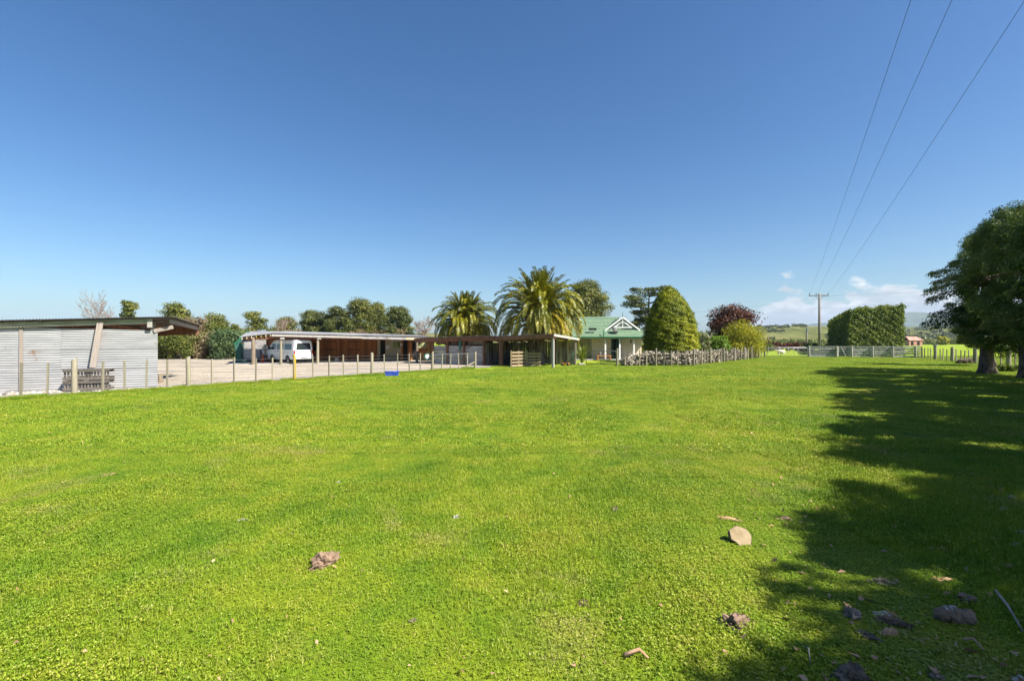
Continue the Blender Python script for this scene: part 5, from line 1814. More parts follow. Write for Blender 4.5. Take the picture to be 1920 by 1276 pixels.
mb = MB()
secs = [vsec(*q) for q in st_]
n_ = len(secs[0])
vs = [p for s_ in secs for p in s_]
fs = []
for i in range(len(secs) - 1):
    for k in range(n_):
        fs.append((i * n_ + k, i * n_ + (k + 1) % n_, (i + 1) * n_ + (k + 1) % n_, (i + 1) * n_ + k))
fs.append(tuple(range(n_))); fs.append(tuple((len(secs) - 1) * n_ + k for k in range(n_ - 1, -1, -1)))
mb.add(vs, fs)
body = obj('body', mb.mesh('body', M['van_paint'], True), van)
sbm = body.modifiers.new('split', 'EDGE_SPLIT'); sbm.split_angle = math.radians(50)


def vpart(name, mat, mb_, parent=None, smooth=False):
    return obj(name, mb_.mesh(name, M[mat], smooth), parent or van)


def side_y(z):      # body half width above the belt
    return .845 - (z - 1.05) * .115 if z > 1.05 else .845


for sg in (-1, 1):
    for (xa, xb_, za_, zb_, sl) in ((.35, 1.55, 1.12, 1.60, 0), (1.68, 2.80, 1.12, 1.60, 0), (2.95, 3.62, 1.12, 1.60, .42)):
        q = MB()
        prof_ = [(xa, za_), (xb_ + sl * .55, za_), (xb_ - sl * .12, zb_), (xa + .03, zb_)]
        a_ = [(x, sg * (side_y(z) + .004), z) for x, z in prof_]
        b2 = [(x, sg * (side_y(z) - .02), z) for x, z in prof_]
        q.add(a_ + b2, [(0, 1, 2, 3) if sg < 0 else (3, 2, 1, 0)] + [(i, (i + 1) % 4, 4 + (i + 1) % 4, 4 + i) for i in range(4)])
        vpart('side_window', 'glass', q)
    q = MB(); q.box((3.05, sg * .853, .98), (.16, .02, .035)); vpart('door_handle', 'black_plastic', q)
    q = MB(); q.box((2.55, sg * .853, .98), (.05, .02, .16)); vpart('door_handle', 'black_plastic', q)
    q = MB(); q.box((1.25, sg * .853, .86), (1.3, .016, .05)); vpart('slide_rail', 'plate', q)
    q = MB(); q.box((3.78, sg * .97, 1.22), (.10, .18, .24)); vpart('mirror', 'black_plastic', q)
    q = MB(); q.box((0.014, sg * .755, .92), (.09, .10, .26)); vpart('tail_light', 'red_lens', q)
    q = MB(); q.box((4.50, sg * .62, .78), (.16, .26, .16)); vpart('headlight', 'plate', q)
    for xw in (.98, 3.55):
        w_ = thing('wheel', None, None, (xw, sg * .74, .30), local=True); w_.parent = van
        for kk in ('label', 'category'):
            if kk in w_: del w_[kk]
        q = MB()
        cs_ = [(.195, -.09), (.30, -.085), (.315, -.05), (.315, .05), (.30, .085), (.195, .09)]
        vv, ff_ = [], []
        for k in range(22):
            a = 2 * math.pi * k / 22
            vv += [(r_ * math.cos(a), y_, r_ * math.sin(a)) for r_, y_ in cs_]
        for k in range(22):
            for j in range(6):
                ff_.append((k * 6 + j, k * 6 + (j + 1) % 6, ((k + 1) % 22) * 6 + (j + 1) % 6, ((k + 1) % 22) * 6 + j))
        q.add(vv, ff_); vpart('tyre', 'tyre', q, w_, True)
        q = MB(); q.tube([(0, -.05, 0), (0, .055 * sg, 0)], .198, 18); q.tube([(0, .05 * sg, 0), (0, .09 * sg, 0)], .06, 10); vpart('rim', 'plate', q, w_)
        # dark wheel arch
        q = MB()
        arc = [(xw + .37 * math.cos(a), sg * .8485, .30 + .37 * math.sin(a)) for a in np.linspace(-.06, math.pi + .06, 14)]
        q.add([(xw, sg * .8485, .28)] + arc, [(0, i, i + 1) if sg > 0 else (0, i + 1, i) for i in range(1, 14)])
        q2 = MB(); q2.prism([v for v in q.v], (0, -sg * .12, 0)); vpart('wheel_arch', 'black_plastic', q2)
# tail: window, handle, plate, bumper
q = MB(); rw_ = [(-.58, 1.10), (.58, 1.10), (.62, 1.17), (.62, 1.25), (.57, 1.60), (.50, 1.66), (-.50, 1.66), (-.57, 1.60), (-.62, 1.25), (-.62, 1.17)]
q.prism([(-.012, y, z) for y, z in rw_], (.03, 0, 0)); vpart('rear_window', 'glass', q)
q = MB(); q.box((-.012, 0, .92), (.03, .62, .07)); vpart('tail_handle', 'plate', q)
q = MB(); q.box((-.012, 0, .80), (.015, .36, .12)); vpart('number_plate', 'plate', q)
q = MB(); q.box((.01, 0, .46), (.14, 1.60, .22)); o = vpart('rear_bumper', 'van_paint', q)
bm_ = o.modifiers.new('bevel', 'BEVEL'); bm_.width = .04; bm_.segments = 2
q = MB(); q.box((-.065, 0, .44), (.02, .60, .06)); vpart('bumper_step', 'black_plastic', q)
q = MB(); q.prism([(3.80, -.62, 1.72), (3.80, .62, 1.72), (4.29, .70, 1.28), (4.29, -.70, 1.28)], (.03, 0, .035)); vpart('windscreen', 'glass', q)
q = MB(); q.box((1.9, 0, .25), (3.6, 1.4, .10)); vpart('underbody', 'black_plastic', q)

# ================================================================== YARD THINGS
def bucket(name, label, cat, p, r0, r1, h, mat, n=14):
    t_ = thing(name, label, cat, p)
    q = MB()
    vs, fs = [], []
    for (r_, z_) in ((r0, 0), (r1, h), (r1 * 1.06, h), (r1 * 1.06, h - .03), (r1 * .94, h - .01), (r0 * .92, .03)):
        for k in range(n):
            a = 2 * math.pi * k / n; vs.append(Vector(p) + Vector((r_ * math.cos(a), r_ * math.sin(a), z_)))
    # outer wall, rim, inner wall, floor
    for (i, j) in ((0, 1), (1, 2), (1, 4), (4, 5)):
        for k in range(n): fs.append((i * n + k, i * n + (k + 1) % n, j * n + (k + 1) % n, j * n + k))
    fs.append(tuple(5 * n + k for k in range(n))); fs.append(tuple(range(n - 1, -1, -1)))
    q.add(vs, fs); q.build('shell', M[mat], t_, True)
    q = MB(); q.tube([Vector(p) + Vector((r1 * math.cos(a), .02, h - .02 - r1 * .9 * math.sin(a))) for a in np.linspace(0, math.pi, 9)], .008, 5); q.build('bail', M['steel'], t_)
    return t_


bucket('bucket', 'pale mint bucket on the gravel by the dark stable post', 'bucket', gr(459, 681.0), .16, .21, .30, 'mint_plastic')
bucket('bucket', 'white bucket in front of the stable doors', 'bucket', A(sA(631, 2.0), 2.0, .07), .14, .17, .34, 'tank_white')
# blue trough: open tapered bin lying by the fence
bp = gr(735, 704.2)
tr_ = thing('feed_trough', 'bright blue plastic trough on the lawn by the yard fence', 'trough', bp, .25, local=True)
q = MB()
L_, Wd, h_ = .74, .42, .23
o_ = [(-L_ / 2 * .9, -Wd / 2 * .85, 0), (L_ / 2 * .9, -Wd / 2 * .85, 0), (L_ / 2 * .9, Wd / 2 * .85, 0), (-L_ / 2 * .9, Wd / 2 * .85, 0)]
t2 = [(-L_ / 2, -Wd / 2, h_), (L_ / 2, -Wd / 2, h_), (L_ / 2, Wd / 2, h_), (-L_ / 2, Wd / 2, h_)]
i2 = [(x * .93, y * .9, h_) for x, y, z in t2]; ib = [(x * .93, y * .9, .025) for x, y, z in o_]
q.add(o_ + t2 + i2 + ib, [(3, 2, 1, 0)] + [(k, (k + 1) % 4, 4 + (k + 1) % 4, 4 + k) for k in range(4)] + [(4 + k, 4 + (k + 1) % 4, 8 + (k + 1) % 4, 8 + k) for k in range(4)] +
      [(8 + k, 8 + (k + 1) % 4, 12 + (k + 1) % 4, 12 + k) for k in range(4)] + [(12, 13, 14, 15)])
obj('shell', q.mesh('shell', M['blue_plastic']), tr_)
q = MB()
for k in range(4):
    a_, b_ = Vector(t2[k]), Vector(t2[(k + 1) % 4]); q.tube([a_, b_], .016, 6)
obj('rim', q.mesh('rim', M['blue_plastic'], True), tr_)
# caged tank, cone, oval panel, drum
tp = A(sA(472, 5.6), 5.6, 0)
tk = thing('caged_tank', 'white plastic tank in a wire cage under the green gable', 'tank', tp)
q = MB(); q.box(tp + Z * .74, (1.15, 1.0, .84), ang_a); q.build('tank', M['tank_white'], tk, bevel=.08)
q = MB(); q.tube([tp + Z * 1.15, tp + Z * 1.22], .12, 12); q.build('lid', M['black_plastic'], tk)
q = MB()
for i in range(8):
    o2 = -.6 + 1.2 * i / 7
    q.box(A(sA(472, 5.6) + o2, 5.6 - .54, .74), (.025, .025, .9), ang_a)
for i in range(5): q.box(A(sA(472, 5.6), 5.6 - .545, .30 + .22 * i), (1.25, .025, .025), ang_a)
q.build('cage', M['steel'], tk)
q = MB(); q.box(tp + Z * .22, (1.2, 1.05, .10), ang_a)
for o2 in (-.5, 0, .5): q.box(A(sA(472, 5.6) + o2, 5.6, .085), (.12, 1.05, .17), ang_a)
q.build('pallet', M['pallet_wood'], tk)
cp = A(sA(492.5, 3.2), 3.2, .07)
cn = thing('traffic_cone', 'orange traffic cone beside the van nose', 'cone', cp)
q = MB(); q.tube([cp + Z * .03, cp + Z * .10, cp + Z * .66, cp + Z * .70], [.16, .14, .04, .03], 14); q.build('body', M['cone_orange'], cn, True)
q = MB(); q.box(cp + Z * .018, (.38, .38, .036), ang_a); q.build('base', M['cone_orange'], cn)
op = A(sA(497.5, DB), DB - .10, 1.13)
ov = thing('oval_panel', 'white oval panel with brown cross bars on the stable wall left of the van', 'panel', op)
q = MB(); q.prism([op + ua * (.27 * math.cos(a)) + Z * (.48 * math.sin(a)) for a in np.linspace(0, 2 * math.pi, 25)[:-1]], na * .04); q.build('disc', M['tank_white'], ov)
q = MB(); q.box(op - na * .02, (.05, .03, .94), ang_a); q.box(op - na * .022, (.52, .03, .045), ang_a); q.build('cross_bar', M['brown_beam'], ov)
dp = A(sA(801, 2.9), 2.9, .45)
dm = thing('drum', 'blue and white round drum near the green pole', 'drum', dp)
q = MB(); q.tube([dp - na * .25, dp + na * .25], .30, 16); q.build('shell', M['green_iron'], dm)
q = MB(); q.tube([dp - na * .27, dp - na * .25], .20, 14); q.build('face', M['tank_white'], dm)
q = MB()
for o2 in (-.22, .22): q.box(dp + ua * o2 - Z * .30, (.06, .4, .22), ang_a)
q.build('stand', M['brown_beam'], dm)
# slatted timber gate leaning in the lean-to
G0, G1 = gr(958.5, 688.6), gr(1015, 686.2)
sg_ = thing('slatted_gate', 'tan slatted timber gate standing in front of the weathered boards', 'gate', G0)
gd_ = (G1 - G0).normalized()
for (t0, t1) in ((0.02, .50), (.53, .985)):
    for i in range(5):
        z_ = .12 + i * .235 if t0 < .3 else .10 + i * .215
        stick('slat', 'slat_tan', sg_, G0.lerp(G1, t0) + Z * z_, G0.lerp(G1, t1) + Z * (z_ + rg.uniform(-.02, .02)), .135, .025)
for t_ in (.0, .24, .515, .76):
    stick('upright', 'slat_tan', sg_, G0.lerp(G1, t_) + Vector((0, .05, 0)), G0.lerp(G1, t_) + Vector((0, .05, 1.2)), .09, .05)
# push mower
mp_ = gr(1060.5, 685.2)
mw = thing('push_mower', 'old push mower with green handle and orange deck under the lean-to', 'mower', mp_, -.35, local=True)
q = MB(); q.box((0, 0, .16), (.52, .40, .10)); obj('deck', q.mesh('deck', M['orange_wood']), mw)
q = MB(); q.tube([(0, 0, .21), (0, 0, .34)], .12, 12); obj('engine', q.mesh('engine', M['black_plastic'], True), mw)
for (x, y) in ((-.22, -.22), (.22, -.22), (-.22, .22), (.22, .22)):
    q = MB(); q.tube([(x, y - .025, .09), (x, y + .025, .09)], .09, 12); obj('wheel', q.mesh('wheel', M['tyre'], True), mw)
q = MB(); q.tube([(.2, -.2, .2), (.52, -.21, .72), (.70, -.2, 1.0), (.72, 0, 1.02), (.70, .2, 1.0), (.52, .21, .72), (.2, .2, .2)], .018, 6); q.tube([(.5, -.21, .70), (.5, .21, .70)], .012, 5)
obj('handle', q.mesh('handle', M['green_paint'], True), mw)
# brush heap in the open bay
bh = thing('brush_heap', 'dark heap of grey branches and scrap in the open lean-to bay', 'heap', B(5.1, 1.4, 0))
rg = random.Random(55)
for i in range(70):
    c = B(4.65 + rg.uniform(0, 1.1), .9 + rg.uniform(0, 2.2), rg.uniform(.03, .85))
    d = Vector((rg.gauss(0, .5), rg.gauss(0, .5), rg.gauss(.1, .35))).normalized() * rg.uniform(.3, .6)
    q = MB(); r_ = rg.uniform(.012, .04); q.tube([c - d, c + Vector((0, 0, .05)), c + d], [r_, r_, r_ * .4], 5, cap=False); q.build('branch', M['brush'], bh)
# green shrub showing through the back of that bay
bush('green shrub seen through the back of the open lean-to bay', 922, 40.2, 636, 36, 'leaf_lime', 82, 1500, L=.2, W=.1)
# verandah bench
b0 = at(1132.5, 640, 45.2); b0.z = 0.0
vb = thing('garden_bench', 'orange brown wooden bench on the house verandah', 'bench', (b0.x, 45.25, 0.0))
q = MB(); q.box((b0.x, 45.25, .46), (1.45, .38, .06)); q.build('seat', M['orange_wood'], vb)
for x in (-.6, .6):
    q = MB(); q.box((b0.x + x, 45.25, .22), (.09, .34, .44)); q.build('leg', M['orange_wood'], vb)
q = MB(); q.box((b0.x, 45.25, .20), (1.1, .06, .08)); q.build('stretcher', M['orange_wood'], vb)
# downpipe stub and concrete footing at the lean-to corner
cf = thing('concrete_footing', 'pale concrete footing block at the lean-to corner by the gate', 'block', gr(1090, 684))
q = MB(); c = gr(1090, 684); q.box(c + Z * .07, (.5, .35, .16), .2); q.build('block', M['concrete'], cf, bevel=.03)

# crates stacked by the iron wall
cr_ = thing('pallet_stack', 'two weathered timber crates stacked against the iron wall', 'crates', SH(1.9, -.55, 0))
rg = random.Random(61)
s0, s1 = 1.28, 2.62
for lev in range(2):
    z0 = .04 + lev * .40
    for zz in (.05, .315):
        stick('rail', 'pallet_wood', cr_, SH(s1, -.80, z0 + zz), SH(s0, -.80, z0 + zz), .085, .05)
        stick('rail', 'pallet_wood', cr_, SH(s1, -.30, z0 + zz), SH(s0, -.30, z0 + zz), .085, .05)
    for i in range(14):
        s = s0 + .05 + (s1 - s0 - .1) * i / 13
        stick('slat', 'pallet_wood', cr_, SH(s, -.765, z0 + .02), SH(s, -.765, z0 + .34), .055, .03, ang_s)
    for i in range(3):
        s = s0 + .08 + (s1 - s0 - .16) * i / 2
        q = MB(); q.box(SH(s, -.55, z0 + .375), (.16, .55, .04), ang_s); q.build('block', M['pallet_wood'], cr_)
    for i in range(6):
        stick('deck_board', 'pallet_wood', cr_, SH(s1, -.76 + i * .09, z0 + .36), SH(s0, -.76 + i * .09, z0 + .36), .02, .08)
# timber offcuts on a concrete slab at far left, a red post
sl = thing('timber_offcuts', 'short timber offcuts on a grey plank by the left picture edge', 'offcuts', SH(5.0, -.9, 0))
stick('plank', 'grey_panel', sl, SH(7.2, -1.05, .10), SH(4.05, -1.0, .10), .10, .30)
for i, (s, z_) in enumerate(((4.75, .22), (4.65, .30), (4.85, .38))):
    stick('offcut', 'pallet_wood' if i != 1 else 'slat_tan', sl, SH(s + .32, -.85, z_), SH(s - .30, -.85, z_), .07, .2)
rp = thing('red_board', 'faded red board standing against the iron wall at the picture edge', 'board', SH(5.66, -.15, 0))
stick('board', 'old_red', rp, SH(5.70, -.25, .05), SH(5.70, -.12, .95), .2, .03, ang_s)
# rubble along the wall foot
rub = MB()
for i in range(260):
    s = rg.uniform(-.6, 8); d = rg.uniform(-1.2, -.05)
    p_ = SH(s, d, 0); r_ = rg.uniform(.015, .055)
    if p_.x > fence_x(p_.y) - .15: continue
    rub.tube([p_ - Z * .01, p_ + Z * r_ * .6, p_ + Z * r_ * 1.2], [r_ * 1.2, r_, r_ * .4], 5)
tag(rub.build('wall_foot_rubble', M['stone'], None), 'small stones along the foot of the iron wall', 'stones', kind='stuff')
# small barrow-like stump in the shed mouth
q = MB(); c = gr(300, 718); q.tube([c, c + Z * .18, c + Z * .42], [.14, .12, .1], 9); q.beam(c + Z * .38 - us * .2, c + Z * .40 + us * .45, .06, .05)
tag(q.build('chopping_stump', M['post_dark'], None, own=True), 'dark stump with a handle just right of the iron wall', 'stump')

# resting sheep in the paddock beyond the gate
sp_ = gr(1464.5, 663.3)
sh = thing('sheep', 'cream sheep lying on the grass beyond the wide steel tube gate', 'sheep', sp_, math.radians(170), local=True)
rngs = np.random.default_rng(3)
q = MB()
prof_ = [(-.55, .08, .30), (-.48, .22, .30), (-.3, .30, .31), (0, .32, .32), (.25, .29, .33), (.42, .20, .38), (.52, .13, .47), (.60, .10, .55), (.68, .09, .58)]
vs, fs = [], []
nn_ = 12
for i, (x, r_, zc_) in enumerate(prof_):
    for k in range(nn_):
        a = 2 * math.pi * k / nn_
        rr = r_ * (1 + .06 * math.sin(5 * a + i * 2))
        z_ = zc_ + rr * .92 * math.sin(a)
        vs.append((x, rr * math.cos(a) * 1.05, max(.01, z_)))
for i in range(len(prof_) - 1):
    for k in range(nn_): fs.append((i * nn_ + k, i * nn_ + (k + 1) % nn_, (i + 1) * nn_ + (k + 1) % nn_, (i + 1) * nn_ + k))
fs.append(tuple(range(nn_ - 1, -1, -1)))
# head continues from the neck ring
hd = [(.76, .095, .60), (.86, .085, .57), (.95, .055, .53), (.99, .03, .52)]
b_i = (len(prof_) - 1) * nn_
for i, (x, r_, zc_) in enumerate(hd):
    for k in range(nn_):
        a = 2 * math.pi * k / nn_; vs.append((x, r_ * math.cos(a) * .85, zc_ + r_ * math.sin(a)))
for i in range(len(hd)):
    a0_ = b_i + i * nn_
    for k in range(nn_): fs.append((a0_ + k, a0_ + (k + 1) % nn_, a0_ + nn_ + (k + 1) % nn_, a0_ + nn_ + k))
fs.append(tuple(b_i + len(hd) * nn_ + k for k in range(nn_)))
# folded legs
q.add(vs, fs)
for (x, y) in ((.30, .22), (.30, -.22), (-.32, .26), (-.32, -.26)):
    q.tube([(x, y, .14), (x + .16, y * 1.12, .07), (x - .05, y * 1.2, .05)], [.085, .05, .035], 7)
for sgn in (-1, 1):
    q.tube([(.77, sgn * .07, .64), (.75, sgn * .17, .63), (.74, sgn * .21, .60)], [.03, .028, .008], 6)
obj('body', q.mesh('body', M['wool'], True), sh)

# ================================================================== DEBRIS ON THE LAWN
def chunk(name, label, cat, px, py, wpx, hpx, mat, seed, flat=.6, ang=0.0, group='wood debris on the lawn', rough=.34, sub=4, lift=-.05):
    """irregular lump: icosphere pushed about by noise"""
    p_ = gr(px, py + hpx * .35)
    D = p_.y
    rx = wpx / F * D / 2
    ry = max(hpx / F * D / 2 * 1.15, rx * .35)
    import bmesh
    bm = bmesh.new()
    bmesh.ops.create_icosphere(bm, subdivisions=sub, radius=1.0)
    rg_ = random.Random(seed)
    from mathutils import noise
    o1 = Vector((rg_.uniform(0, 50), rg_.uniform(0, 50), rg_.uniform(0, 50)))
    hz = min(rx, ry) * flat
    for v in bm.verts:
        n1_ = noise.noise(v.co * 1.2 + o1); n2_ = noise.noise(v.co * 2.6 + o1); n3_ = noise.noise(v.co * 6 + o1); n4_ = noise.noise(v.co * 13 + o1)
        f_ = 1 + rough * (2.0 * n1_ + 1.7 * n2_ - 1.3 * abs(n3_) * 1.5 + .7 * n4_)
        f_ = max(.35, f_)
        c = v.co * f_
        c = Vector((math.copysign(abs(c.x) ** .8, c.x), math.copysign(abs(c.y) ** .8, c.y), c.z))
        v.co = Vector((c.x * rx, c.y * ry, c.z * hz + hz * lift))
    me = bpy.data.meshes.new(name)
    bm.to_mesh(me); bm.free()
    me.materials.append(M[mat])
    o = obj(name, me, None, loc=p_ + Z * 0.008, rot=(0, 0, ang))
    return tag(o, label, cat, group)


CH = [
    ('wood_chunk', 'knotty weathered wood chunk lying alone on the sunlit lawn', 'wood', 608, 1046, 56, 34, 'driftwood', 1, 1.0, .75),
    ('bark_lump', 'ragged brown bark lump at the shadow edge near the bottom', 'bark', 1377, 1160, 56, 36, 'driftwood', 2, .9, .3),
    ('pale_wood_piece', 'pale split wood piece inside the tree shadow', 'wood', 1656, 1087, 32, 18, 'sawn', 4, .8, -.5),
    ('stump_piece', 'dark charred stump piece at the bottom picture edge', 'stump', 1597, 1264, 66, 40, 'driftwood_dark', 5, 1.0, .2),
    ('bark_lump', 'dark bark lump left of the twisted pale root', 'bark', 1598, 1146, 34, 26, 'driftwood_dark', 6, .9, 1.2),
    ('bark_strip', 'grey brown bark strip leaning below the dark lump', 'bark', 1628, 1183, 22, 34, 'driftwood_dark', 7, .6, .5),
    ('root_piece', 'twisted pale root piece above the orange bark', 'root', 1678, 1162, 50, 22, 'driftwood', 8, .8, -.5),
    ('wood_chunk', 'flat grey wood chip left of the twisted pale root', 'wood', 1655, 1147, 26, 14, 'stone', 9, .4, -.4),
    ('bark_piece', 'curved orange tan bark piece in the shadow', 'bark', 1668, 1184, 36, 14, 'bark_tan', 10, .8, .15),
    ('wood_chunk', 'brown wood chunk in the grass above the log', 'wood', 1812, 1118, 36, 20, 'driftwood', 11, .8, .1),
    ('bark_piece', 'flat tan bark flake far right in the shadow', 'bark', 1880, 1057, 36, 12, 'bark_tan', 12, .4, .1),
    ('bark_piece', 'thin tan bark sliver right of the pale split wood', 'bark', 1768, 1085, 36, 7, 'bark_tan', 13, .5, -.15),
    ('bark_piece', 'tan bark flake on sunlit grass above the sawn round', 'bark', 1367, 969, 40, 14, 'bark_tan', 14, .4, -.35),
    ('bark_piece', 'tan bark flake just inside the shadow edge right of the sawn round', 'bark', 1471, 969, 30, 14, 'bark_tan', 15, .4, -.4),
    ('bark_piece', 'small tan bark chip right of the shadow edge flake', 'bark', 1504, 978, 12, 7, 'bark_tan', 16, .5, .3),
    ('bark_piece', 'small brown bark chip in the grass far up the shadow edge', 'bark', 1532, 952, 14, 7, 'bark_tan', 17, .6, .1),
    ('stone', 'pale stone at the right picture edge in shadow', 'stone', 1914, 996, 24, 14, 'stone', 18, .7, .2),
    ('stone', 'light stone above the right edge stone', 'stone', 1880, 952, 22, 10, 'stone', 19, .6, .5),
    ('stone', 'rounded grey stone near the right picture edge', 'stone', 1906, 1019, 20, 12, 'stone', 20, .7, .1),
    ('stone', 'whitish stone high in the right shadow', 'stone', 1896, 930, 14, 8, 'stone', 21, .7, .1),
    ('stone', 'white stone at the bottom right corner', 'stone', 1912, 1272, 26, 14, 'stone', 22, .7, .1),
    ('bark_lump', 'brown bark lump right of the charred stump at the bottom', 'bark', 1757, 1267, 26, 14, 'driftwood_dark', 23, .8, .1),
    ('dung_lump', 'dark lump of dung on the sunlit lawn right of centre', 'dung', 1152, 953, 16, 12, 'driftwood_dark', 24, .9, .6),
    ('dung_lump', 'brown dung lump on the lawn left of the bark lump', 'dung', 1092, 1128, 18, 12, 'driftwood', 25, .9, .2),
    ('dung_lump', 'small dark dung lump low in the middle of the lawn', 'dung', 775, 1163, 16, 7, 'driftwood_dark', 26, .8, .2),
    ('dung_lump', 'brown dung lump up the lawn left of the shadow', 'dung', 1414, 918, 14, 7, 'driftwood', 27, .8, .2),
    ('stone', 'small white pebble on the lawn at lower centre', 'stone', 856, 967, 12, 9, 'stone', 28, .8, .2),
    ('stone', 'small white pebble on the left half of the lawn', 'stone', 456, 973, 15, 6, 'stone', 29, .6, .2),
    ('stone', 'tiny white pebble below the blue trough', 'stone', 636, 902, 8, 6, 'stone', 30, .6, .2),
    ('bark_piece', 'pale tan patch of bark far up the lawn before the gate', 'bark', 1357, 694, 14, 3, 'bark_tan', 31, .5, .1),
    ('dung_lump', 'brown dung lump on the left lawn', 'dung', 70, 848, 10, 6, 'driftwood', 32, .8, .2),
    ('bark_piece', 'tan leaf scrap on the left lawn below the fence', 'bark', 204, 887, 22, 9, 'bark_tan', 33, .3, .4),
]
for row_ in CH:
    chunk(*row_[:8], seed=row_[8], flat=row_[9], ang=row_[10])
# sawn round
c = gr(1389, 1018); r_ = 20 / F * c.y
tS = thing('sawn_round', 'pale sawn branch round tilted on the sunlit grass', 'wood', c, 0, 'wood debris on the lawn')
nv = Vector((-.12, -.80, .60)).normalized(); a_ = nv.cross(Z).normalized(); b_ = nv.cross(a_)
cc = c + Z * r_ * .72
rg = random.Random(71)
rr = [r_ * rg.uniform(.86, 1.1) for _ in range(14)]
q = MB(); q.prism([cc + (a_ * math.cos(k * math.pi / 7) * 1.05 + b_ * math.sin(k * math.pi / 7) * .92) * rr[k] for k in range(14)], nv * -.05); q.build('bark_rim', M['driftwood'], tS)
q = MB(); q.prism([cc + nv * .002 + (a_ * math.cos(k * math.pi / 7) * 1.05 + b_ * math.sin(k * math.pi / 7) * .92) * rr[k] * .94 for k in range(14)], nv * .004); q.build('cut_face', M['sawn'], tS)
# log with pale broken end, long stick, short stick
c0, c1 = gr(1752, 1160), gr(1826, 1166)
tL = thing('fallen_log', 'short rough log with a pale split on top, lying in shadow', 'log', c0, 0, 'wood debris on the lawn')
q = MB(); q.tube([c0.lerp(c1, k / 15) + Vector((0, rg.uniform(-.006, .006), .035 + rg.uniform(-.006, .006))) for k in range(16)], [.050 * (.45 + .75 * math.sin(math.pi * (.12 + .76 * k / 15))) * rg.uniform(.8, 1.12) for k in range(16)], 13)
q.v = [(x + rg.uniform(-.006, .006), y + rg.uniform(-.006, .006), z_ + rg.uniform(-.006, .006)) for x, y, z_ in q.v]
q.build('log_body', M['driftwood'], tL)
q = MB(); q.prism([c0.lerp(c1, .22) + Z * .076 + Vector((0, -.022, 0)), c0.lerp(c1, .58) + Z * .080 + Vector((0, -.02, 0)), c0.lerp(c1, .55) + Z * .090 + Vector((0, .01, 0)), c0.lerp(c1, .3) + Z * .086 + Vector((0, .012, 0))], (0, 0, .006)); q.build('split_face', M['stone'], tL)
for (a1, b1, r_, nm, lab, mt) in (((1866, 1113), (1918, 1190), .009, 'stick', 'long thin grey stick at the right edge of the shadow', 'bark_pale'), ((1170, 1237), (1216, 1241), .014, 'stick', 'short brown stick at the shadow tip near the bottom edge', 'bark_tan'),
                             ((1512, 1222), (1519, 1250), .005, 'stick', 'thin bent twig in the grass left of the charred stump', 'bark_pale'), ((1806, 1207), (1846, 1226), .010, 'stick', 'reddish twig in the grass right of the orange bark', 'bark_tan'),
                             ((1840, 835), (1890, 846), .012, 'stick', 'fallen twig lying deep in the tree shadow', 'bark')):
    p0_, p1_ = gr(*a1), gr(*b1)
    q = MB(); md = p0_.lerp(p1_, .55) + Vector((.02, .03, .05)); q.tube([p0_ + Z * .03, md, p1_ + Z * .025], [r_, r_ * .9, r_ * .5], 6)
    tag(q.build(nm, M[mt], None, True, own=True), lab, 'stick', 'wood debris on the lawn')

# fallen bark flakes and dead leaves strewn in the turf, thickest under the trees
rng = np.random.default_rng(88)
n_ = 900
u_ = rng.random(n_)
yy = 2.4 + 16 * rng.random(n_) ** 1.7
xx = np.where(u_ < .7, yy * rng.uniform(.42, 1.2, n_) + .4, yy * rng.uniform(-1.15, .6, n_))
sz = rng.uniform(.006, .022, n_) * np.where(u_ < .7, 1.25, .8)
P = np.stack([xx, yy, rng.uniform(.012, .04, n_)], 1)
lt = leaf_mesh('leaf_litter', P, rng.normal(size=(n_, 3)) * .45 + np.array([0, 0, 1.0]), 1.0, .5, M['bark_tan'], rng)
co = np.empty(len(lt.vertices) * 3, dtype=np.float32); lt.vertices.foreach_get('co', co)
co = co.reshape(-1, 4, 3); co = (co - P[:, None]) * (sz * 3.2)[:, None, None] + P[:, None]
lt.vertices.foreach_set('co', co.astype(np.float32).ravel()); lt.update()
tag(obj('leaf_litter', lt), 'small tan bark flakes and dead leaves strewn in the grass', 'litter', kind='stuff')

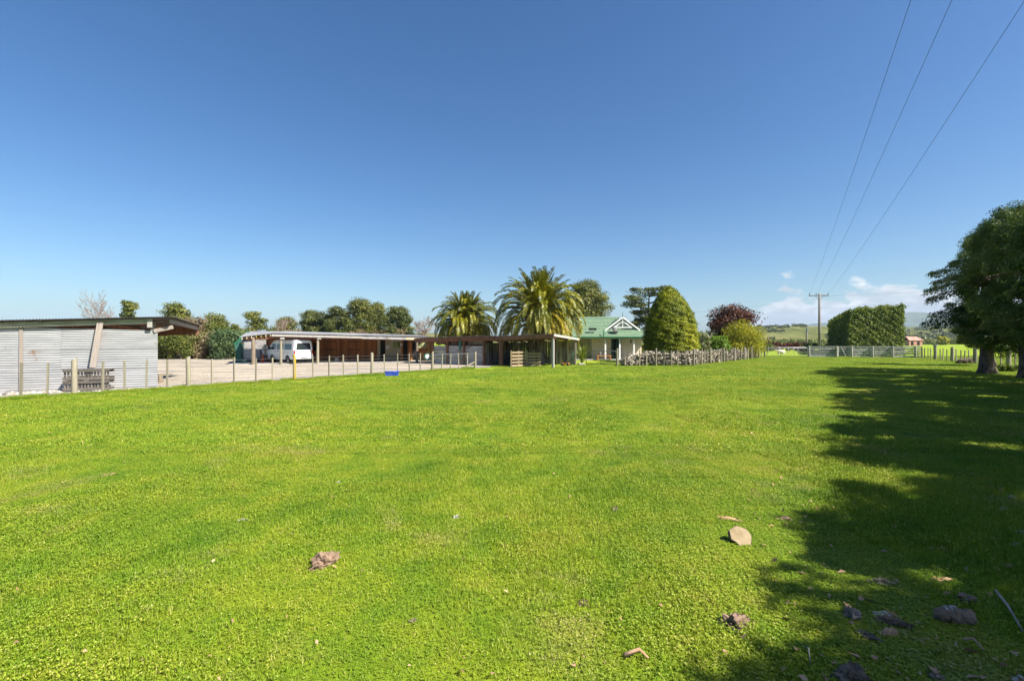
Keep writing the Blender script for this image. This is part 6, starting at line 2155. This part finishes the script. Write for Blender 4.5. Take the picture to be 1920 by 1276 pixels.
# ================================================================== GRASS
def tuft_patch(name, size, nb, h0, h1, w0, w1, rng, clover=0.0, csize=.012):
    """a square of blades, each a bent three-sided sliver; some clover leaves"""
    x = rng.uniform(-.52, .52, nb) * size; y = rng.uniform(-.52, .52, nb) * size
    # tufting: pull blades towards random centres
    nc = max(6, nb // 14)
    cx_ = rng.uniform(-.5, .5, nc) * size; cy_ = rng.uniform(-.5, .5, nc) * size
    id_ = rng.integers(0, nc, nb); f_ = rng.random(nb) * .75
    sel = rng.random(nb) < .6
    x = np.where(sel, cx_[id_] + rng.normal(size=nb) * .016 * (1 + size), x); y = np.where(sel, cy_[id_] + rng.normal(size=nb) * .016 * (1 + size), y)
    h = rng.uniform(h0, h1, nb) * rng.uniform(.6, 1.15, nb); w = rng.uniform(w0, w1, nb)
    a = rng.uniform(0, 2 * np.pi, nb); lean = rng.uniform(.15, 1.1, nb)
    dx, dy = np.cos(a), np.sin(a)
    sx, sy = -dy * w / 2, dx * w / 2
    b = np.stack([x, y, np.full(nb, -.004)], 1)
    sv = np.stack([sx, sy, np.zeros(nb)], 1)
    mid = b + np.stack([dx * h * lean * .35, dy * h * lean * .35, h * .62], 1)
    tip = b + np.stack([dx * h * lean, dy * h * lean, h * (1.02 - .28 * lean)], 1)
    V = np.stack([b - sv, b + sv, mid + sv * .8, mid - sv * .8, tip + sv * .12, tip - sv * .12], 1).reshape(-1, 3)
    i0 = np.arange(nb) * 6
    Fq = np.concatenate([np.stack([i0, i0 + 1, i0 + 2, i0 + 3], 1), np.stack([i0 + 3, i0 + 2, i0 + 4, i0 + 5], 1)])
    if clover:
        m_ = int(nb * clover)
        px_ = rng.uniform(-.5, .5, m_) * size; py_ = rng.uniform(-.5, .5, m_) * size
        hz = rng.uniform(h0 * .5, h1 * .75, m_)
        vv, ff2 = [], []
        for k in range(3):
            a = rng.uniform(0, .4, m_) + k * 2.094
            r_ = csize * rng.uniform(.7, 1.2, m_)
            c = np.stack([px_ + np.cos(a) * r_ * .75, py_ + np.sin(a) * r_ * .75, hz], 1)
            d1 = np.stack([np.cos(a) * r_ * .7, np.sin(a) * r_ * .7, rng.normal(size=m_) * r_ * .3], 1)
            d2 = np.stack([-np.sin(a) * r_ * .6, np.cos(a) * r_ * .6, rng.normal(size=m_) * r_ * .3], 1)
            vv.append(np.stack([c - d1, c + d2, c + d1, c - d2], 1).reshape(-1, 3))
        nV = len(V)
        V = np.concatenate([V] + vv)
        nq = 3 * m_
        Fq = np.concatenate([Fq, (np.arange(nq * 4).reshape(nq, 4) + nV)])
    return mesh_np(name, V, Fq, M['grass_blade'])


def in_lawn(x, y):
    ok = (x > fence_x(y) + .05) | (y > 32.0)
    ok &= ~((y >= 31.8) & (x < 0.57 * (y - 32.8) + 3.0) & ~((y < 34.6) & (x > -1.6 + (y - 32.3) * .55)))
    return ok


def vnoise(x, y, seed, f):
    rng = np.random.default_rng(seed)
    ph = rng.uniform(0, 6.28, 8); th = rng.uniform(0, 6.28, 8); fr = f * rng.uniform(.6, 1.9, 8)
    return sum(np.sin((x * np.cos(t_) + y * np.sin(t_)) * q + p_) for t_, q, p_ in zip(th, fr, ph)) / 4.0


grass_col = bpy.data.collections.new('grass_sources')
rng = np.random.default_rng(123)
zones = []      # (tile size, D0, D1, variant ids)
src = []
for k in range(4): src.append(tuft_patch('tuft_near_%d' % k, .5, 2600, .020, .052, .0022, .0042, rng, (.06, .25, .5, .12)[k], .0075))
for k in range(3): src.append(tuft_patch('tuft_mid_%d' % k, 1.0, 3600, .022, .055, .0055, .0100, rng, (.06, .2, .1)[k], .014))
for k in range(2): src.append(tuft_patch('tuft_far_%d' % k, 2.0, 4200, .026, .058, .013, .024, rng))
for k, me in enumerate(src):
    o = bpy.data.objects.new('grass_src_%02d' % k, me)
    grass_col.objects.link(o)
pts, rots, scl, vid = [], [], [], []
for (size, D0, D1, v0, nv_, kk) in ((.5, 1.2, 8.0, 0, 4, 1.25), (1.0, 7.6, 20.0, 4, 3, 1.22), (2.0, 19.2, 58.0, 7, 2, 1.16)):
    ys_ = np.arange(D0, D1, size)
    for y in ys_:
        lim = kk * y + 3.0
        xs_ = np.arange(-lim, lim, size)
        x = xs_ + size / 2; yy = np.full_like(x, y + size / 2)
        ok = in_lawn(x, yy)
        x, yy = x[ok], yy[ok]
        n_ = len(x)
        pts.append(np.stack([x, yy, np.full(n_, .001)], 1)); rots.append(rng.integers(0, 4, n_) * (np.pi / 2))
        s_ = 1.0 + .55 * np.clip(vnoise(x, yy, 5, 1.6), -1, 1) + .25 * rng.normal(size=n_) * .4
        s_ = s_ + np.where((x > 2.0 + .3 * yy) & (yy < 9), .45 + .35 * rng.random(n_), 0)      # longer under the trees
        scl.append(np.clip(s_, .45, 2.4))
        # clover-rich tiles gather in patches
        if v0 == 0:
            c_ = vnoise(x, yy, 9, .9)
            v_ = np.where(c_ > .45, 2, np.where(c_ > 0, 1, np.where(rng.random(n_) < .5, 0, 3)))
        else:
            v_ = rng.integers(0, nv_, n_)
        vid.append(v0 + v_)
# rank grass left uncut along the yard fence
for Dv in np.arange(9.0, 32.0, .33):
    n_ = 2
    x = fence_x(Dv) + rng.uniform(-.12, .30, n_); yy = Dv + rng.uniform(-.2, .2, n_)
    pts.append(np.stack([x, yy, np.full(n_, .012)], 1)); rots.append(rng.uniform(0, 6.28, n_)); scl.append(rng.uniform(1.3, 3.0, n_)); vid.append(rng.integers(0, 4, n_))
pts = np.concatenate(pts); rots = np.concatenate(rots); scl = np.concatenate(scl); vid = np.concatenate(vid).astype(np.int32)
gme = bpy.data.meshes.new('grass')
gme.vertices.add(len(pts)); gme.vertices.foreach_set('co', pts.astype(np.float32).ravel())
for nm, ty, arr in (('rot', 'FLOAT', rots), ('hs', 'FLOAT', scl), ('vi', 'INT', vid)):
    at_ = gme.attributes.new(nm, ty, 'POINT'); at_.data.foreach_set('value', arr.astype(np.float32 if ty == 'FLOAT' else np.int32))
gme.update()
gme.materials.append(M['grass_blade'])
go = bpy.data.objects.new('grass', gme)
COL.objects.link(go)
tag(go, 'short bright green lawn grass and clover covering the paddock', 'grass', kind='stuff')
ng = bpy.data.node_groups.new('grass_scatter', 'GeometryNodeTree')
ng.interface.new_socket('Geometry', in_out='INPUT', socket_type='NodeSocketGeometry')
ng.interface.new_socket('Geometry', in_out='OUTPUT', socket_type='NodeSocketGeometry')
gi = ng.nodes.new('NodeGroupInput'); gout = ng.nodes.new('NodeGroupOutput')
ci = ng.nodes.new('GeometryNodeCollectionInfo'); ci.inputs['Collection'].default_value = grass_col
ci.inputs['Separate Children'].default_value = True; ci.inputs['Reset Children'].default_value = True
iop = ng.nodes.new('GeometryNodeInstanceOnPoints'); iop.inputs['Pick Instance'].default_value = True


def nattr(nm, ty):
    a = ng.nodes.new('GeometryNodeInputNamedAttribute'); a.data_type = ty; a.inputs['Name'].default_value = nm
    return [s_ for s_ in a.outputs if s_.name == 'Attribute' and s_.enabled][0]


cr3 = ng.nodes.new('ShaderNodeCombineXYZ'); ng.links.new(nattr('rot', 'FLOAT'), cr3.inputs[2])
cs3 = ng.nodes.new('ShaderNodeCombineXYZ'); cs3.inputs[0].default_value = 1; cs3.inputs[1].default_value = 1; ng.links.new(nattr('hs', 'FLOAT'), cs3.inputs[2])
ng.links.new(gi.outputs[0], iop.inputs['Points']); ng.links.new(ci.outputs[0], iop.inputs['Instance'])
ng.links.new(nattr('vi', 'INT'), iop.inputs['Instance Index'])
ng.links.new(cr3.outputs[0], iop.inputs['Rotation']); ng.links.new(cs3.outputs[0], iop.inputs['Scale'])
ng.links.new(iop.outputs[0], gout.inputs[0])
md = go.modifiers.new('scatter', 'NODES'); md.node_group = ng

# ================================================================== AIR
hzm, t, out = newmat('haze')
pv = N(t, 'ShaderNodeVolumePrincipled')
pv.inputs['Color'].default_value = (0.58, 0.77, 1.0, 1)
pv.inputs['Density'].default_value = 0.00010
pv.inputs['Anisotropy'].default_value = 0.0
t.links.new(pv.outputs[0], out.inputs['Volume'])
q = MB(); q.box((0, 0, 144), (10400, 10400, 298))
ho = q.build('haze', hzm, None)
tag(ho, 'thin blue air between the viewer and the far hills', 'haze', kind='stuff')
